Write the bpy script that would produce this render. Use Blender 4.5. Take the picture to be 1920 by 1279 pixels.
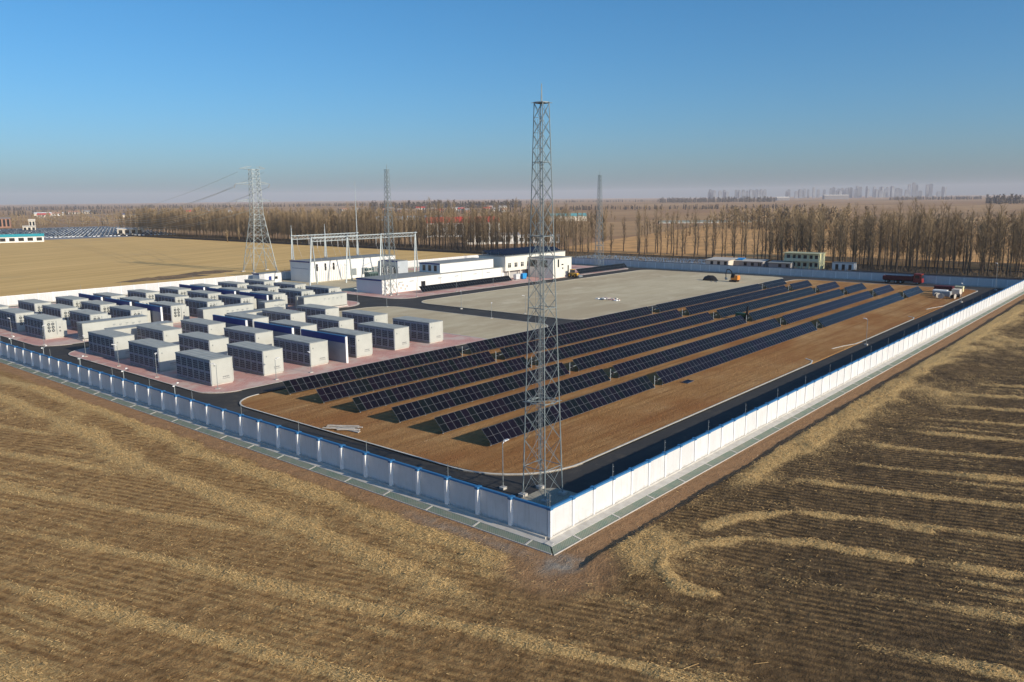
import bpy, math, random
import numpy as np
from mathutils import Vector, Matrix

for o in list(bpy.data.objects):
    bpy.data.objects.remove(o)
SC = bpy.context.scene
COL = SC.collection
random.seed(7)
RNG = np.random.default_rng(11)

# ------------------------------------------------------------------ camera, sky, sun, exposure
cam_d = bpy.data.cameras.new('camera')
cam_d.sensor_width = 36.0
cam_d.lens = 1507.77 / 1920 * 36.0
cam_d.clip_start = 0.5
cam_d.clip_end = 40000
cam = bpy.data.objects.new('camera', cam_d)
COL.objects.link(cam)
_r = Vector((0.64832, -0.76131, -0.009457)).normalized()
_f = Vector((0.748458, 0.639556, -0.175437)).normalized()
_u = _r.cross(_f).normalized()
CAMLOC = Vector((-45.234, -35.084, 25.518))
cam.matrix_world = Matrix(((_r.x, _u.x, -_f.x, CAMLOC.x), (_r.y, _u.y, -_f.y, CAMLOC.y),
                           (_r.z, _u.z, -_f.z, CAMLOC.z), (0, 0, 0, 1)))
SC.camera = cam

SUN_EL = math.radians(22.5)
SUN_AZ = math.radians(-86.0)          # from +X, counter-clockwise: almost due -Y
sunv = Vector((math.cos(SUN_AZ) * math.cos(SUN_EL), math.sin(SUN_AZ) * math.cos(SUN_EL), math.sin(SUN_EL)))
world = bpy.data.worlds.new('World')
SC.world = world
world.use_nodes = True
wn = world.node_tree
wn.nodes.clear()
wo = wn.nodes.new('ShaderNodeOutputWorld')
bg = wn.nodes.new('ShaderNodeBackground')
sky = wn.nodes.new('ShaderNodeTexSky')
sky.sky_type = 'NISHITA'
sky.sun_disc = False
sky.sun_elevation = SUN_EL
sky.sun_rotation = math.pi / 2 - SUN_AZ
sky.air_density = 0.95
sky.dust_density = 1.25
sky.ozone_density = 8.0
bg.inputs['Strength'].default_value = 0.132
hs = wn.nodes.new('ShaderNodeHueSaturation')
hs.inputs['Saturation'].default_value = 1.08
hs.inputs['Hue'].default_value = 0.490
wn.links.new(sky.outputs[0], hs.inputs['Color'])
wn.links.new(hs.outputs[0], bg.inputs['Color'])
wn.links.new(bg.outputs[0], wo.inputs['Surface'])

sun_d = bpy.data.lights.new('sun', 'SUN')
sun_d.energy = 5.0
sun_d.angle = math.radians(0.5)
sun_d.color = (1.0, 0.87, 0.68)
sun = bpy.data.objects.new('sun', sun_d)
COL.objects.link(sun)
sun.rotation_euler = sunv.to_track_quat('Z', 'Y').to_euler()
sun.location = (0, -60, 80)

SC.view_settings.view_transform = 'Standard'
SC.view_settings.look = 'None'
SC.view_settings.exposure = 0.0
SC.view_settings.gamma = 1.0
SC.view_settings.use_curve_mapping = False
SC.cycles.use_denoising = True
SC.cycles.max_bounces = 6
SC.cycles.volume_bounces = 1
SC.cycles.caustics_reflective = False
SC.cycles.caustics_refractive = False


# ------------------------------------------------------------------ materials
def lin(c):
    return tuple(((x / 255) / 12.92 if x / 255 <= 0.04045 else ((x / 255 + 0.055) / 1.055) ** 2.4) for x in c)


MATS = {}


class NT:
    def __init__(self, name):
        self.m = bpy.data.materials.new(name)
        self.m.use_nodes = True
        self.t = self.m.node_tree
        self.b = self.t.nodes['Principled BSDF']

    def n(self, typ, **kw):
        nd = self.t.nodes.new(typ)
        for k, v in kw.items():
            if k.startswith('i_'):
                nd.inputs[k[2:]].default_value = v
            else:
                setattr(nd, k, v)
        return nd

    def l(self, a, b):
        self.t.links.new(a, b)

    def pos(self):
        return self.n('ShaderNodeNewGeometry').outputs['Position']

    def noise(self, scale, detail=4, rough=.55, vec=None, stretch=None):
        v = vec or self.pos()
        if stretch:
            mp = self.n('ShaderNodeMapping')
            mp.inputs['Scale'].default_value = stretch
            self.l(v, mp.inputs['Vector'])
            v = mp.outputs[0]
        nz = self.n('ShaderNodeTexNoise')
        nz.inputs['Scale'].default_value = scale
        nz.inputs['Detail'].default_value = detail
        nz.inputs['Roughness'].default_value = rough
        self.l(v, nz.inputs['Vector'])
        return nz.outputs['Fac']

    def ramp(self, fac, stops):
        r = self.n('ShaderNodeValToRGB')
        el = r.color_ramp.elements
        while len(el) < len(stops):
            el.new(0.5)
        for e, (p, c) in zip(el, stops):
            e.position = p
            e.color = (*c, 1) if len(c) == 3 else c
        self.l(fac, r.inputs[0])
        return r.outputs[0]

    def mix(self, fac, a, b, mode='MIX'):
        mx = self.n('ShaderNodeMix', data_type='RGBA', blend_type=mode)
        if isinstance(fac, (int, float)):
            mx.inputs[0].default_value = fac
        else:
            self.l(fac, mx.inputs[0])
        for s, x in ((6, a), (7, b)):
            if isinstance(x, tuple):
                mx.inputs[s].default_value = (*x, 1)
            else:
                self.l(x, mx.inputs[s])
        return mx.outputs[2]

    def math(self, op, a, b=0.0, clamp=False):
        nd = self.n('ShaderNodeMath', operation=op, use_clamp=clamp)
        for i, x in enumerate((a, b)):
            if isinstance(x, (int, float)):
                nd.inputs[i].default_value = x
            else:
                self.l(x, nd.inputs[i])
        return nd.outputs[0]

    def attr(self, name):
        return self.n('ShaderNodeAttribute', attribute_name=name).outputs['Fac']

    def bump(self, h, strength=.4, dist=.05):
        b = self.n('ShaderNodeBump')
        b.inputs['Strength'].default_value = strength
        b.inputs['Distance'].default_value = dist
        self.l(h, b.inputs['Height'])
        self.l(b.outputs[0], self.b.inputs['Normal'])

    def out(self, col, rough=.8, spec=.3, metal=0.0):
        if isinstance(col, tuple):
            self.b.inputs['Base Color'].default_value = (*col, 1)
        else:
            self.l(col, self.b.inputs['Base Color'])
        self.b.inputs['Roughness'].default_value = rough
        self.b.inputs['Specular IOR Level'].default_value = spec
        self.b.inputs['Metallic'].default_value = metal
        return self.m


def M(name, col, rough=.7, var=.12, scale=1.5, spec=.3, metal=0., bump=0., dirt=0.):
    """plain painted / bare surface with mottled tone and a little dirt"""
    if name in MATS:
        return MATS[name]
    t = NT(name)
    nz = t.noise(scale, 5)
    c = t.ramp(nz, [(.3, tuple(x * (1 - var) for x in col)), (.7, tuple(min(1, x * (1 + var)) for x in col))])
    if dirt:
        d = t.noise(scale * .35, 6, .7)
        f = t.ramp(d, [(.5, (0, 0, 0)), (.75, (dirt, dirt, dirt))])
        c = t.mix(f, c, tuple(x * .45 for x in col))
    if bump:
        t.bump(t.noise(scale * 6, 4), bump, .03)
    MATS[name] = t.out(c, rough, spec, metal)
    return MATS[name]


def mat_asphalt():
    t = NT('asphalt')
    c = t.ramp(t.noise(.25, 6, .65), [(.3, (.024, .024, .024)), (.7, (.045, .043, .040))])
    c = t.mix(t.ramp(t.noise(.12, 5, .7, stretch=(.3, 1.2, 1)), [(.52, (0, 0, 0)), (.72, (.5, .5, .5))]), c, (.105, .094, .078))
    du = t.noise(.35, 6, .75)
    c = t.mix(t.ramp(du, [(.55, (0, 0, 0)), (.7, (.45, .45, .45))]), c, (.15, .12, .085))
    tk = t.noise(.9, 3, .5, stretch=(.05, 1.0, 1))
    c = t.mix(t.ramp(tk, [(.55, (0, 0, 0)), (.66, (.35, .35, .35))]), c, (.018, .018, .018))
    g = t.noise(40, 2)
    c = t.mix(t.math('MULTIPLY', g, .35), c, (.09, .09, .09))
    t.bump(g, .3, .02)
    return t.out(c, .85, .25)


def mat_soil():
    t = NT('graded_soil')
    n1 = t.noise(.09, 6, .6)
    n2 = t.noise(.5, 6, .65, stretch=(.35, 1.4, 1))
    c = t.ramp(n1, [(.3, (.42, .215, .08)), (.5, (.57, .335, .14)), (.66, (.72, .49, .24))])
    c2 = t.ramp(n2, [(.35, (.31, .14, .046)), (.65, (.55, .305, .115))])
    c = t.mix(.5, c, c2)
    tr = t.noise(.22, 5, .6, stretch=(.12, 2.2, 1))
    c = t.mix(t.ramp(tr, [(.5, (0, 0, 0)), (.62, (.55, .55, .55))]), c, (.34, .165, .06))
    red = t.noise(.045, 5, .65, stretch=(.6, 1.6, 1))
    c = t.mix(t.ramp(red, [(.46, (0, 0, 0)), (.62, (.75, .75, .75))]), c, (.36, .145, .048))
    rut = t.noise(.5, 3, .5, stretch=(.03, 2.6, 1))
    c = t.mix(t.ramp(rut, [(.56, (0, 0, 0)), (.62, (.5, .5, .5)), (.68, (0, 0, 0))]), c, (.25, .12, .045))
    n3 = t.noise(7, 4, .7)
    c = t.mix(t.ramp(n3, [(.46, (0, 0, 0)), (.66, (.6, .6, .6))]), c, (.34, .17, .07))
    c = t.mix(t.ramp(t.noise(1.6, 5, .75), [(.54, (0, 0, 0)), (.68, (.45, .45, .45))]), c, (.30, .135, .045))
    t.bump(t.math('ADD', n3, t.noise(1.8, 5, .7)), 1.0, .28)
    return t.out(c, .95, .1)


def mat_slab():
    t = NT('concrete_hardstanding')
    c = t.ramp(t.noise(.05, 6, .6), [(.3, (.45, .37, .235)), (.55, (.58, .49, .32)), (.75, (.50, .43, .28))])
    c2 = t.ramp(t.noise(.35, 6, .65, stretch=(.25, 1, 1)), [(.35, (.44, .37, .24)), (.65, (.60, .535, .375))])
    c = t.mix(.45, c, c2)
    c = t.mix(t.ramp(t.noise(3, 5, .7), [(.55, (0, 0, 0)), (.75, (.3, .3, .3))]), c, (.37, .33, .26))
    c = t.mix(t.ramp(t.noise(.03, 6, .7, stretch=(.5, 1.5, 1)), [(.47, (0, 0, 0)), (.58, (.75, .75, .75))]), c, (.43, .345, .22))
    c = t.mix(t.ramp(t.noise(.11, 6, .7), [(.56, (0, 0, 0)), (.66, (.6, .6, .6))]), c, (.67, .59, .42))
    t.bump(t.noise(6, 4), .35, .03)
    return t.out(c, .9, .2)


def mat_brick(name, a, b, mortar):
    t = NT(name)
    bt = t.n('ShaderNodeTexBrick')
    bt.inputs['Scale'].default_value = 1.0
    bt.inputs['Brick Width'].default_value = .6
    bt.inputs['Row Height'].default_value = .3
    bt.inputs['Mortar Size'].default_value = .018
    bt.inputs['Color1'].default_value = (*a, 1)
    bt.inputs['Color2'].default_value = (*b, 1)
    bt.inputs['Mortar'].default_value = (*mortar, 1)
    t.l(t.pos(), bt.inputs['Vector'])
    n = t.ramp(t.noise(.16, 6, .7), [(.47, (0, 0, 0)), (.58, (.8, .8, .8))])
    c = t.mix(n, bt.outputs['Color'], (.62, .51, .44))
    n = t.ramp(t.noise(.5, 5, .7, stretch=(.4, 1, 1)), [(.5, (0, 0, 0)), (.75, (.5, .5, .5))])
    c = t.mix(n, c, (.55, .33, .29))
    t.bump(bt.outputs['Fac'], .25, -.01)
    return t.out(c, .85, .2)


def mat_field():
    """near field: dark tilled soil, stubble rows and straw, driven by attributes on the terrain"""
    t = NT('stubble_field_soil')
    P = t.pos()
    n_big = t.noise(.10, 5, .65)
    n_mid = t.noise(.9, 6, .68)
    n_fin = t.noise(5.5, 5, .72)
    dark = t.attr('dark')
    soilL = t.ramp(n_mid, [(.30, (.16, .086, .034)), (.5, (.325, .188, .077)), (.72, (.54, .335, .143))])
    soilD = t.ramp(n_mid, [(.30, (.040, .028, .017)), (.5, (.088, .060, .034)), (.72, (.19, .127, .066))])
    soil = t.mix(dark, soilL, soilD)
    # stubble rows
    u = t.attr('rowu')
    ph = t.math('ADD', t.math('MULTIPLY', u, 2 * math.pi / .68), t.math('MULTIPLY', n_mid, 1.6))
    rows = t.math('MULTIPLY_ADD', t.math('SINE', ph), .5)
    rows.node.inputs[2].default_value = .5
    rows = t.ramp(rows, [(.45, (0, 0, 0)), (.9, (1, 1, 1))])
    rmask = t.math('MULTIPLY', rows, t.ramp(n_fin, [(.36, (.05, .05, .05)), (.54, (1, 1, 1))]))
    rmask = t.math('MULTIPLY', rmask, t.math('SUBTRACT', 1.0, t.attr('bare'), True))
    rmask = t.math('MULTIPLY', rmask, t.math('SUBTRACT', 1.0, t.math('MULTIPLY', dark, .62), True))
    rmask = t.math('MULTIPLY', rmask, t.ramp(n_big, [(.36, (.12, .12, .12)), (.58, (1, 1, 1))]))
    stubble = t.mix(n_fin, (.37, .22, .085), (.64, .42, .18))
    c = t.mix(rmask, soil, stubble)
    # straw litter
    st = t.attr('straw')
    sm = t.math('ADD', st, t.math('MULTIPLY', t.math('SUBTRACT', n_fin, .5), 1.5))
    sm = t.ramp(sm, [(.24, (0, 0, 0)), (.64, (.96, .96, .96))])
    straw = t.ramp(t.noise(9, 4, .7), [(.3, (.29, .168, .062)), (.5, (.57, .385, .165)), (.72, (.82, .60, .29))])
    c = t.mix(sm, c, straw)
    # bare graded strip
    bare = t.mix(n_mid, (.31, .17, .085), (.52, .32, .17))
    bare = t.mix(t.ramp(n_fin, [(.5, (0, 0, 0)), (.7, (.6, .6, .6))]), bare, (.24, .125, .06))
    c = t.mix(t.math('MULTIPLY', t.attr('bare'), .92), c, bare)
    grey = t.mix(n_fin, (.26, .25, .22), (.36, .34, .30))
    c = t.mix(t.math('MULTIPLY', t.attr('grey'), t.ramp(n_mid, [(.35, (.2, .2, .2)), (.6, (.95, .95, .95))])), c, grey)
    h = t.math('ADD', n_fin, t.math('MULTIPLY', n_mid, 1.2))
    t.bump(h, 1.0, .22)
    return t.out(c, .95, .1)


def mat_backfield():
    t = NT('tan_stubble_field')
    st = (.10, .26, 1)
    v = t.pos()
    mp = t.n('ShaderNodeMapping')
    mp.inputs['Rotation'].default_value = (0, 0, math.radians(-19))
    t.l(v, mp.inputs['Vector'])
    vec = mp.outputs[0]
    n1 = t.noise(1.0, 5, .6, vec=vec, stretch=(.004, .16, 1))
    n2 = t.noise(1.0, 5, .65, vec=vec, stretch=(.02, .7, 1))
    c = t.ramp(n1, [(.3, (.49, .305, .11)), (.5, (.67, .45, .18)), (.7, (.77, .535, .23))])
    c2 = t.ramp(n2, [(.35, (.42, .26, .09)), (.62, (.78, .54, .23))])
    c = t.mix(.5, c, c2)
    c = t.mix(t.ramp(t.noise(.02, 5, .6), [(.55, (0, 0, 0)), (.7, (.5, .5, .5))]), c, (.48, .34, .165))
    t.bump(t.noise(2.0, 5, .7), .6, .15)
    return t.out(c, .95, .1)


def mat_far():
    t = NT('far_fields')
    mp = t.n('ShaderNodeMapping')
    mp.inputs['Rotation'].default_value = (0, 0, math.radians(35))
    mp.inputs['Scale'].default_value = (.0032, .0075, 1)
    t.l(t.pos(), mp.inputs['Vector'])
    vo = t.n('ShaderNodeTexVoronoi')
    vo.inputs['Scale'].default_value = 1.0
    vo.distance = 'CHEBYCHEV'
    t.l(mp.outputs[0], vo.inputs['Vector'])
    sep = t.n('ShaderNodeSeparateColor')
    t.l(vo.outputs['Color'], sep.inputs[0])
    c = t.ramp(sep.outputs[0], [(.0, (.30, .165, .075)), (.25, (.38, .215, .105)), (.5, (.46, .285, .14)), (.75, (.34, .185, .10)), (1, (.27, .17, .08))])
    n = t.noise(.02, 6, .65)
    c = t.mix(t.ramp(n, [(.4, (0, 0, 0)), (.65, (.6, .6, .6))]), c, (.27, .18, .095))
    n = t.noise(.3, 5, .65, stretch=(.1, 1, 1))
    c = t.mix(t.ramp(n, [(.4, (0, 0, 0)), (.7, (.35, .35, .35))]), c, (.55, .38, .2))
    return t.out(c, .95, .1)


def mat_glassmodule():
    t = NT('solar_cells')
    tc = t.n('ShaderNodeTexCoord')
    bt = t.n('ShaderNodeTexBrick')
    bt.offset = 0
    bt.inputs['Scale'].default_value = 1.0
    bt.inputs['Brick Width'].default_value = .166
    bt.inputs['Row Height'].default_value = .084
    bt.inputs['Mortar Size'].default_value = .0035
    bt.inputs['Color1'].default_value = (.0035, .004, .0075, 1)
    bt.inputs['Color2'].default_value = (.0045, .005, .009, 1)
    bt.inputs['Mortar'].default_value = (.012, .013, .017, 1)
    t.l(tc.outputs['Object'], bt.inputs['Vector'])
    oi = t.n('ShaderNodeObjectInfo')
    tint = t.ramp(oi.outputs['Random'], [(0, (.002, .002, .006)), (.3, (.010, .005, .014)), (.55, (.003, .004, .009)), (.8, (.004, .009, .008)), (1, (.008, .008, .016))])
    c = t.mix(.6, bt.outputs['Color'], tint)
    n = t.noise(.7, 4)
    c = t.mix(t.math('MULTIPLY', n, .25), c, (.014, .013, .012))
    m = t.out(c, .14, .13)
    return m


def mat_netting():
    t = NT('green_netting')
    w = t.n('ShaderNodeTexWave')
    w.inputs['Scale'].default_value = 2.2
    w.inputs['Distortion'].default_value = .4
    mp = t.n('ShaderNodeMapping')
    mp.inputs['Rotation'].default_value = (0, 0, math.radians(45))
    t.l(t.pos(), mp.inputs['Vector'])
    t.l(mp.outputs[0], w.inputs['Vector'])
    c = t.mix(t.ramp(w.outputs['Fac'], [(.45, (0, 0, 0)), (.6, (1, 1, 1))]), (.12, .175, .135), (.21, .265, .215))
    n = t.noise(.7, 5, .7)
    c = t.mix(t.ramp(n, [(.38, (0, 0, 0)), (.66, (.85, .85, .85))]), c, (.27, .265, .21))
    return t.out(c, .9, .15)


def mat_facade_grid():
    t = NT('tower_block_facade')
    c = t.ramp(t.noise(.02, 2), [(.3, (.13, .15, .18)), (.7, (.30, .32, .34))])
    return t.out(c, .8, .2)


def mat_straw():
    t = NT('loose_straw')
    c = t.ramp(t.noise(3.0, 3, .7), [(.3, (.31, .185, .075)), (.5, (.49, .325, .14)), (.7, (.70, .50, .24))])
    return t.out(c, .8, .2)


def mat_twig(name, a, b):
    t = NT(name)
    oi = t.n('ShaderNodeObjectInfo')
    c = t.mix(oi.outputs['Random'], a, b)
    c = t.mix(t.math('MULTIPLY', t.noise(.25, 3), .6), c, tuple(x * .6 for x in a))
    return t.out(c, .9, .1)


ASPH = mat_asphalt()
SOIL = mat_soil()
SLAB = mat_slab()
BRICK = mat_brick('red_paving', (.60, .315, .27), (.52, .26, .225), (.55, .45, .39))
FIELD = mat_field()
BACKF = mat_backfield()
FARM = mat_far()
CELL = mat_glassmodule()
NET = mat_netting()
STRAW = mat_straw()
TWIG = mat_twig('poplar_twigs', (.35, .265, .16), (.27, .19, .115))
BARK = mat_twig('poplar_bark', (.085, .065, .05), (.15, .115, .085))
WHITE = M('white_render', (.74, .74, .72), .75, .03, .4, dirt=.10)
WALLP = M('white_wall_panel', (.62, .63, .64), .6, .025, .5, dirt=.08)
def mat_wallpanel():
    t = NT('white_wall_panel')
    tc = t.n('ShaderNodeTexCoord')
    sp = t.n('ShaderNodeSeparateXYZ')
    t.l(tc.outputs['Object'], sp.inputs[0])
    oi = t.n('ShaderNodeObjectInfo')
    c = t.mix(oi.outputs['Random'], (.585, .595, .605), (.655, .66, .665))
    n = t.noise(.7, 6, .7)
    c = t.mix(t.ramp(n, [(.45, (0, 0, 0)), (.72, (.35, .35, .35))]), c, (.45, .45, .43))
    st = t.noise(1.0, 5, .65, stretch=(5, 5, .35))
    c = t.mix(t.ramp(st, [(.52, (0, 0, 0)), (.72, (.4, .4, .4))]), c, (.43, .42, .39))
    mud = t.math('ADD', t.math('MULTIPLY', t.noise(2.2, 5, .7), 1.1), t.math('MULTIPLY', sp.outputs[2], -1.1))
    c = t.mix(t.ramp(mud, [(.02, (0, 0, 0)), (.36, (.5, .5, .5))]), c, (.36, .28, .19))
    return t.out(c, .65, .3)


WALLP = mat_wallpanel()
POSTM = M('white_wall_post', (.80, .80, .80), .6, .04, 1.0)
BLUE = M('blue_coping', (.03, .15, .33), .5, .08, 1.0, spec=.4)
DBLUE = M('dark_blue_trim', (.012, .035, .20), .5, .08, 1.0)
CONC = M('pale_concrete', (.50, .48, .44), .9, .12, 1.2, bump=.2, dirt=.3)
KERB = M('kerb_stone', (.56, .54, .48), .9, .12, 2.0, dirt=.2)
STEEL = M('galvanised_steel', (.42, .47, .48), .5, .15, 2.0, spec=.5, metal=.25)
PYST = M('pylon_steel', (.32, .365, .37), .5, .15, 2.0, spec=.5, metal=.2)
STEELT = M('galvanised_tower_steel', (.23, .275, .285), .5, .15, 2.0, spec=.5, metal=.2)
STEELD = M('galvanised_steel_weathered', (.24, .27, .28), .55, .15, 2.0, spec=.4, metal=.2)
ALU = M('aluminium_frame', (.15, .157, .17), .45, .05, 2.0, spec=.5, metal=.2)
DOOR = M('slate_grey_doors', (.27, .30, .36), .55, .15, 2.5)
LOUV = M('dark_louvre', (.07, .082, .10), .6, .2, 6.0)
CBODY = M('container_white', (.46, .475, .44), .5, .05, .6, dirt=.22)
CROOF = M('container_roof_grey', (.29, .31, .30), .6, .12, .8, dirt=.25)
BROOF = M('flat_roof_grey', (.25, .265, .26), .85, .15, .5, dirt=.35)
FANM = M('fan_black', (.02, .02, .02), .6, .2, 3.0)
FWALL = M('firewall_grey', (.30, .32, .35), .7, .08, .8)
DARK = M('dark_opening', (.015, .016, .018), .5, .2, 3.0)
GLASS = M('window_glass', (.02, .025, .03), .08, .2, 3.0, spec=.6)
ORANGE = M('machine_orange', (.62, .22, .03), .45, .1, 2.0, spec=.5)
YELLOW = M('machine_yellow', (.66, .36, .03), .45, .1, 2.0, spec=.5)
RUBBER = M('black_rubber', (.018, .018, .018), .8, .2, 3.0)
RED = M('truck_red', (.24, .022, .018), .4, .1, 1.0, spec=.5)
MAROON = M('maroon_paint', (.09, .012, .018), .6, .15, 1.0)
GREENP = M('pale_green_panel', (.50, .56, .42), .6, .06, 1.0)
YELP = M('pale_yellow_panel', (.72, .70, .42), .6, .05, 1.0)
BLUEP = M('bright_blue_paint', (.02, .26, .60), .5, .08, 1.0)
TEAL = M('teal_sheet_roof', (.05, .42, .46), .5, .08, .4)
REDROOF = M('red_sheet_roof', (.52, .06, .05), .6, .1, .3)
GREYROOF = M('grey_tile_roof', (.28, .27, .27), .8, .12, .3)
BRICKH = M('far_brick_wall', (.36, .20, .14), .85, .12, .4)
CREAM = M('cream_wall', (.66, .60, .50), .8, .06, .4)
WOOD = M('weathered_timber', (.50, .46, .40), .8, .15, 3.0)
TARP = M('black_tarpaulin', (.016, .016, .017), .5, .3, 2.0, bump=.6)
GRANITE = M('gravel_patch', (.33, .31, .25), .95, .3, 8.0, bump=.6)
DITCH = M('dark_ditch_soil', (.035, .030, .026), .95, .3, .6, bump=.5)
ICE = M('canal_concrete_blue', (.25, .32, .38), .5, .15, .15)
TOWERM = mat_facade_grid()
FARTREE = M('far_bare_trees', (.145, .105, .075), .95, .25, .05)
HAZETREE = M('distant_wood', (.10, .085, .07), .95, .2, .004)
CARS = [M('car_paint_white', (.70, .71, .72), .3, .03, 1, spec=.5), M('car_paint_silver', (.42, .46, .50), .3, .05, 1, spec=.5),
        M('car_paint_black', (.02, .022, .026), .3, .1, 1, spec=.5), M('car_paint_blue', (.05, .10, .20), .3, .1, 1, spec=.5)]
CGLASS = M('car_glass', (.02, .025, .03), .1, .1, 1, spec=.6)
SIGN = M('sign_face', (.70, .10, .05), .5, .1, 1.0)
INSUL = M('insulator_brown_grey', (.45, .44, .43), .35, .1, 3.0, spec=.5)
TRAFO = M('transformer_green_grey', (.10, .15, .14), .5, .1, 1.0)


# ------------------------------------------------------------------ mesh helpers
class MB:
    def __init__(self):
        self.v, self.f, self.mi = [], [], []

    def face(self, pts, m=0):
        b = len(self.v)
        self.v += [tuple(p) for p in pts]
        self.f.append(tuple(range(b, b + len(pts))))
        self.mi.append(m)
        return self

    def hexa(self, p, m=0, top=None):
        b = len(self.v)
        self.v += [tuple(q) for q in p]
        for k, q in enumerate(((0, 3, 2, 1), (4, 5, 6, 7), (0, 1, 5, 4), (1, 2, 6, 5), (2, 3, 7, 6), (3, 0, 4, 7))):
            self.f.append(tuple(b + i for i in q))
            self.mi.append(top if (top is not None and k == 1) else m)
        return self

    def box(self, x0, y0, z0, x1, y1, z1, m=0, top=None):
        return self.hexa([(x0, y0, z0), (x1, y0, z0), (x1, y1, z0), (x0, y1, z0), (x0, y0, z1), (x1, y0, z1), (x1, y1, z1), (x0, y1, z1)], m, top)

    def tube(self, a, b, r, n=4, m=0, r1=None):
        a, b = Vector(a), Vector(b)
        r1 = r if r1 is None else r1
        d = (b - a)
        if d.length < 1e-6:
            return self
        d.normalize()
        s = Vector((0, 0, 1)) if abs(d.z) < .9 else Vector((1, 0, 0))
        x = d.cross(s).normalized()
        y = d.cross(x)
        k = len(self.v)
        for c, rr in ((a, r), (b, r1)):
            for i in range(n):
                an = 2 * math.pi * (i + .5) / n
                q = c + x * (math.cos(an) * rr) + y * (math.sin(an) * rr)
                self.v.append((q.x, q.y, q.z))
        for i in range(n):
            j = (i + 1) % n
            self.f.append((k + i, k + j, k + n + j, k + n + i))
            self.mi.append(m)
        self.f.append(tuple(k + n + i for i in range(n)))
        self.mi.append(m)
        self.f.append(tuple(k + i for i in reversed(range(n))))
        self.mi.append(m)
        return self

    def prism(self, pts, z0, z1, m=0, top=None, nobottom=False):
        n = len(pts)
        b = len(self.v)
        self.v += [(x, y, z0) for x, y in pts] + [(x, y, z1) for x, y in pts]
        for i in range(n):
            j = (i + 1) % n
            self.f.append((b + i, b + j, b + n + j, b + n + i))
            self.mi.append(m)
        self.f.append(tuple(b + n + i for i in range(n)))
        self.mi.append(m if top is None else top)
        if not nobottom:
            self.f.append(tuple(b + i for i in reversed(range(n))))
            self.mi.append(m)
        return self

    def ribbon(self, pts, w, z0, z1, m=0, closed=False):
        """kerb: a bar of width w to the left of the path, tops at z1"""
        n = len(pts)
        P = [Vector((p[0], p[1])) for p in pts]
        L = []
        for i in range(n):
            a = P[i - 1] if (i > 0 or closed) else P[i]
            c = P[(i + 1) % n] if (i < n - 1 or closed) else P[i]
            d = (c - a).normalized()
            L.append(Vector((-d.y, d.x)))
        for i in range(n if closed else n - 1):
            j = (i + 1) % n
            a, b_, c, d = P[i], P[j], P[j] + L[j] * w, P[i] + L[i] * w
            self.hexa([(a.x, a.y, z0), (b_.x, b_.y, z0), (c.x, c.y, z0), (d.x, d.y, z0),
                       (a.x, a.y, z1), (b_.x, b_.y, z1), (c.x, c.y, z1), (d.x, d.y, z1)], m)
        return self

    def mesh(self, name, mats, smooth=False):
        me = bpy.data.meshes.new(name)
        me.from_pydata(self.v, [], self.f)
        for m in mats:
            me.materials.append(m)
        if len(mats) > 1:
            me.polygons.foreach_set('material_index', self.mi)
        if smooth:
            me.polygons.foreach_set('use_smooth', [True] * len(me.polygons))
        me.update()
        return me

    def build(self, name, mats, parent=None, loc=None, smooth=False):
        if not isinstance(mats, (list, tuple)):
            mats = [mats]
        return put(name, self.mesh(name, mats, smooth), parent, loc)


def put(name, me, parent=None, loc=None, rz=0.0):
    o = bpy.data.objects.new(name, me)
    COL.objects.link(o)
    if loc is not None:
        o.location = loc
    if rz:
        o.rotation_euler.z = rz
    if parent is not None:
        o.parent = parent
    return o


def np_mesh(name, V, F, mats, attrs=None, smooth=False):
    """fast mesh from numpy: V (n,3), F (m,k)"""
    me = bpy.data.meshes.new(name)
    V = np.ascontiguousarray(V, np.float32)
    F = np.ascontiguousarray(F, np.int32)
    m, k = F.shape
    me.vertices.add(len(V))
    me.vertices.foreach_set('co', V.ravel())
    me.loops.add(m * k)
    me.loops.foreach_set('vertex_index', F.ravel())
    me.polygons.add(m)
    me.polygons.foreach_set('loop_start', np.arange(0, m * k, k, dtype=np.int32))
    for a, val in (attrs or {}).items():
        at = me.attributes.new(a, 'FLOAT', 'POINT')
        at.data.foreach_set('value', np.ascontiguousarray(val, np.float32).ravel())
    for mt in mats:
        me.materials.append(mt)
    me.update(calc_edges=True)
    if smooth:
        me.polygons.foreach_set('use_smooth', [True] * m)
    return me


def empty(name, loc, label, cat, group=None, rz=0.0):
    o = bpy.data.objects.new(name, None)
    o.empty_display_size = .5
    COL.objects.link(o)
    o.location = loc
    o.rotation_euler.z = rz
    tag(o, label, cat, group)
    return o


def tag(o, label, cat, group=None):
    o['label'] = label
    o['category'] = cat
    if group:
        o['group'] = group
    return o


def structure(o):
    o['kind'] = 'structure'
    return o


def stuff(o, label=None, cat=None):
    o['kind'] = 'stuff'
    if label:
        o['label'] = label
    if cat:
        o['category'] = cat
    return o


CH = {}


def kids(o):
    return CH.get(o.name) or [c for c in o.children]


def copy_tree(o, parent=None):
    c = o.copy()
    COL.objects.link(c)
    c.parent = parent
    for ch in list(o.children):
        copy_tree(ch, c)
    return c


ORD = ['first', 'second', 'third', 'fourth', 'fifth', 'sixth', 'seventh', 'eighth', 'ninth', 'tenth', 'eleventh', 'twelfth']


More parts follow.
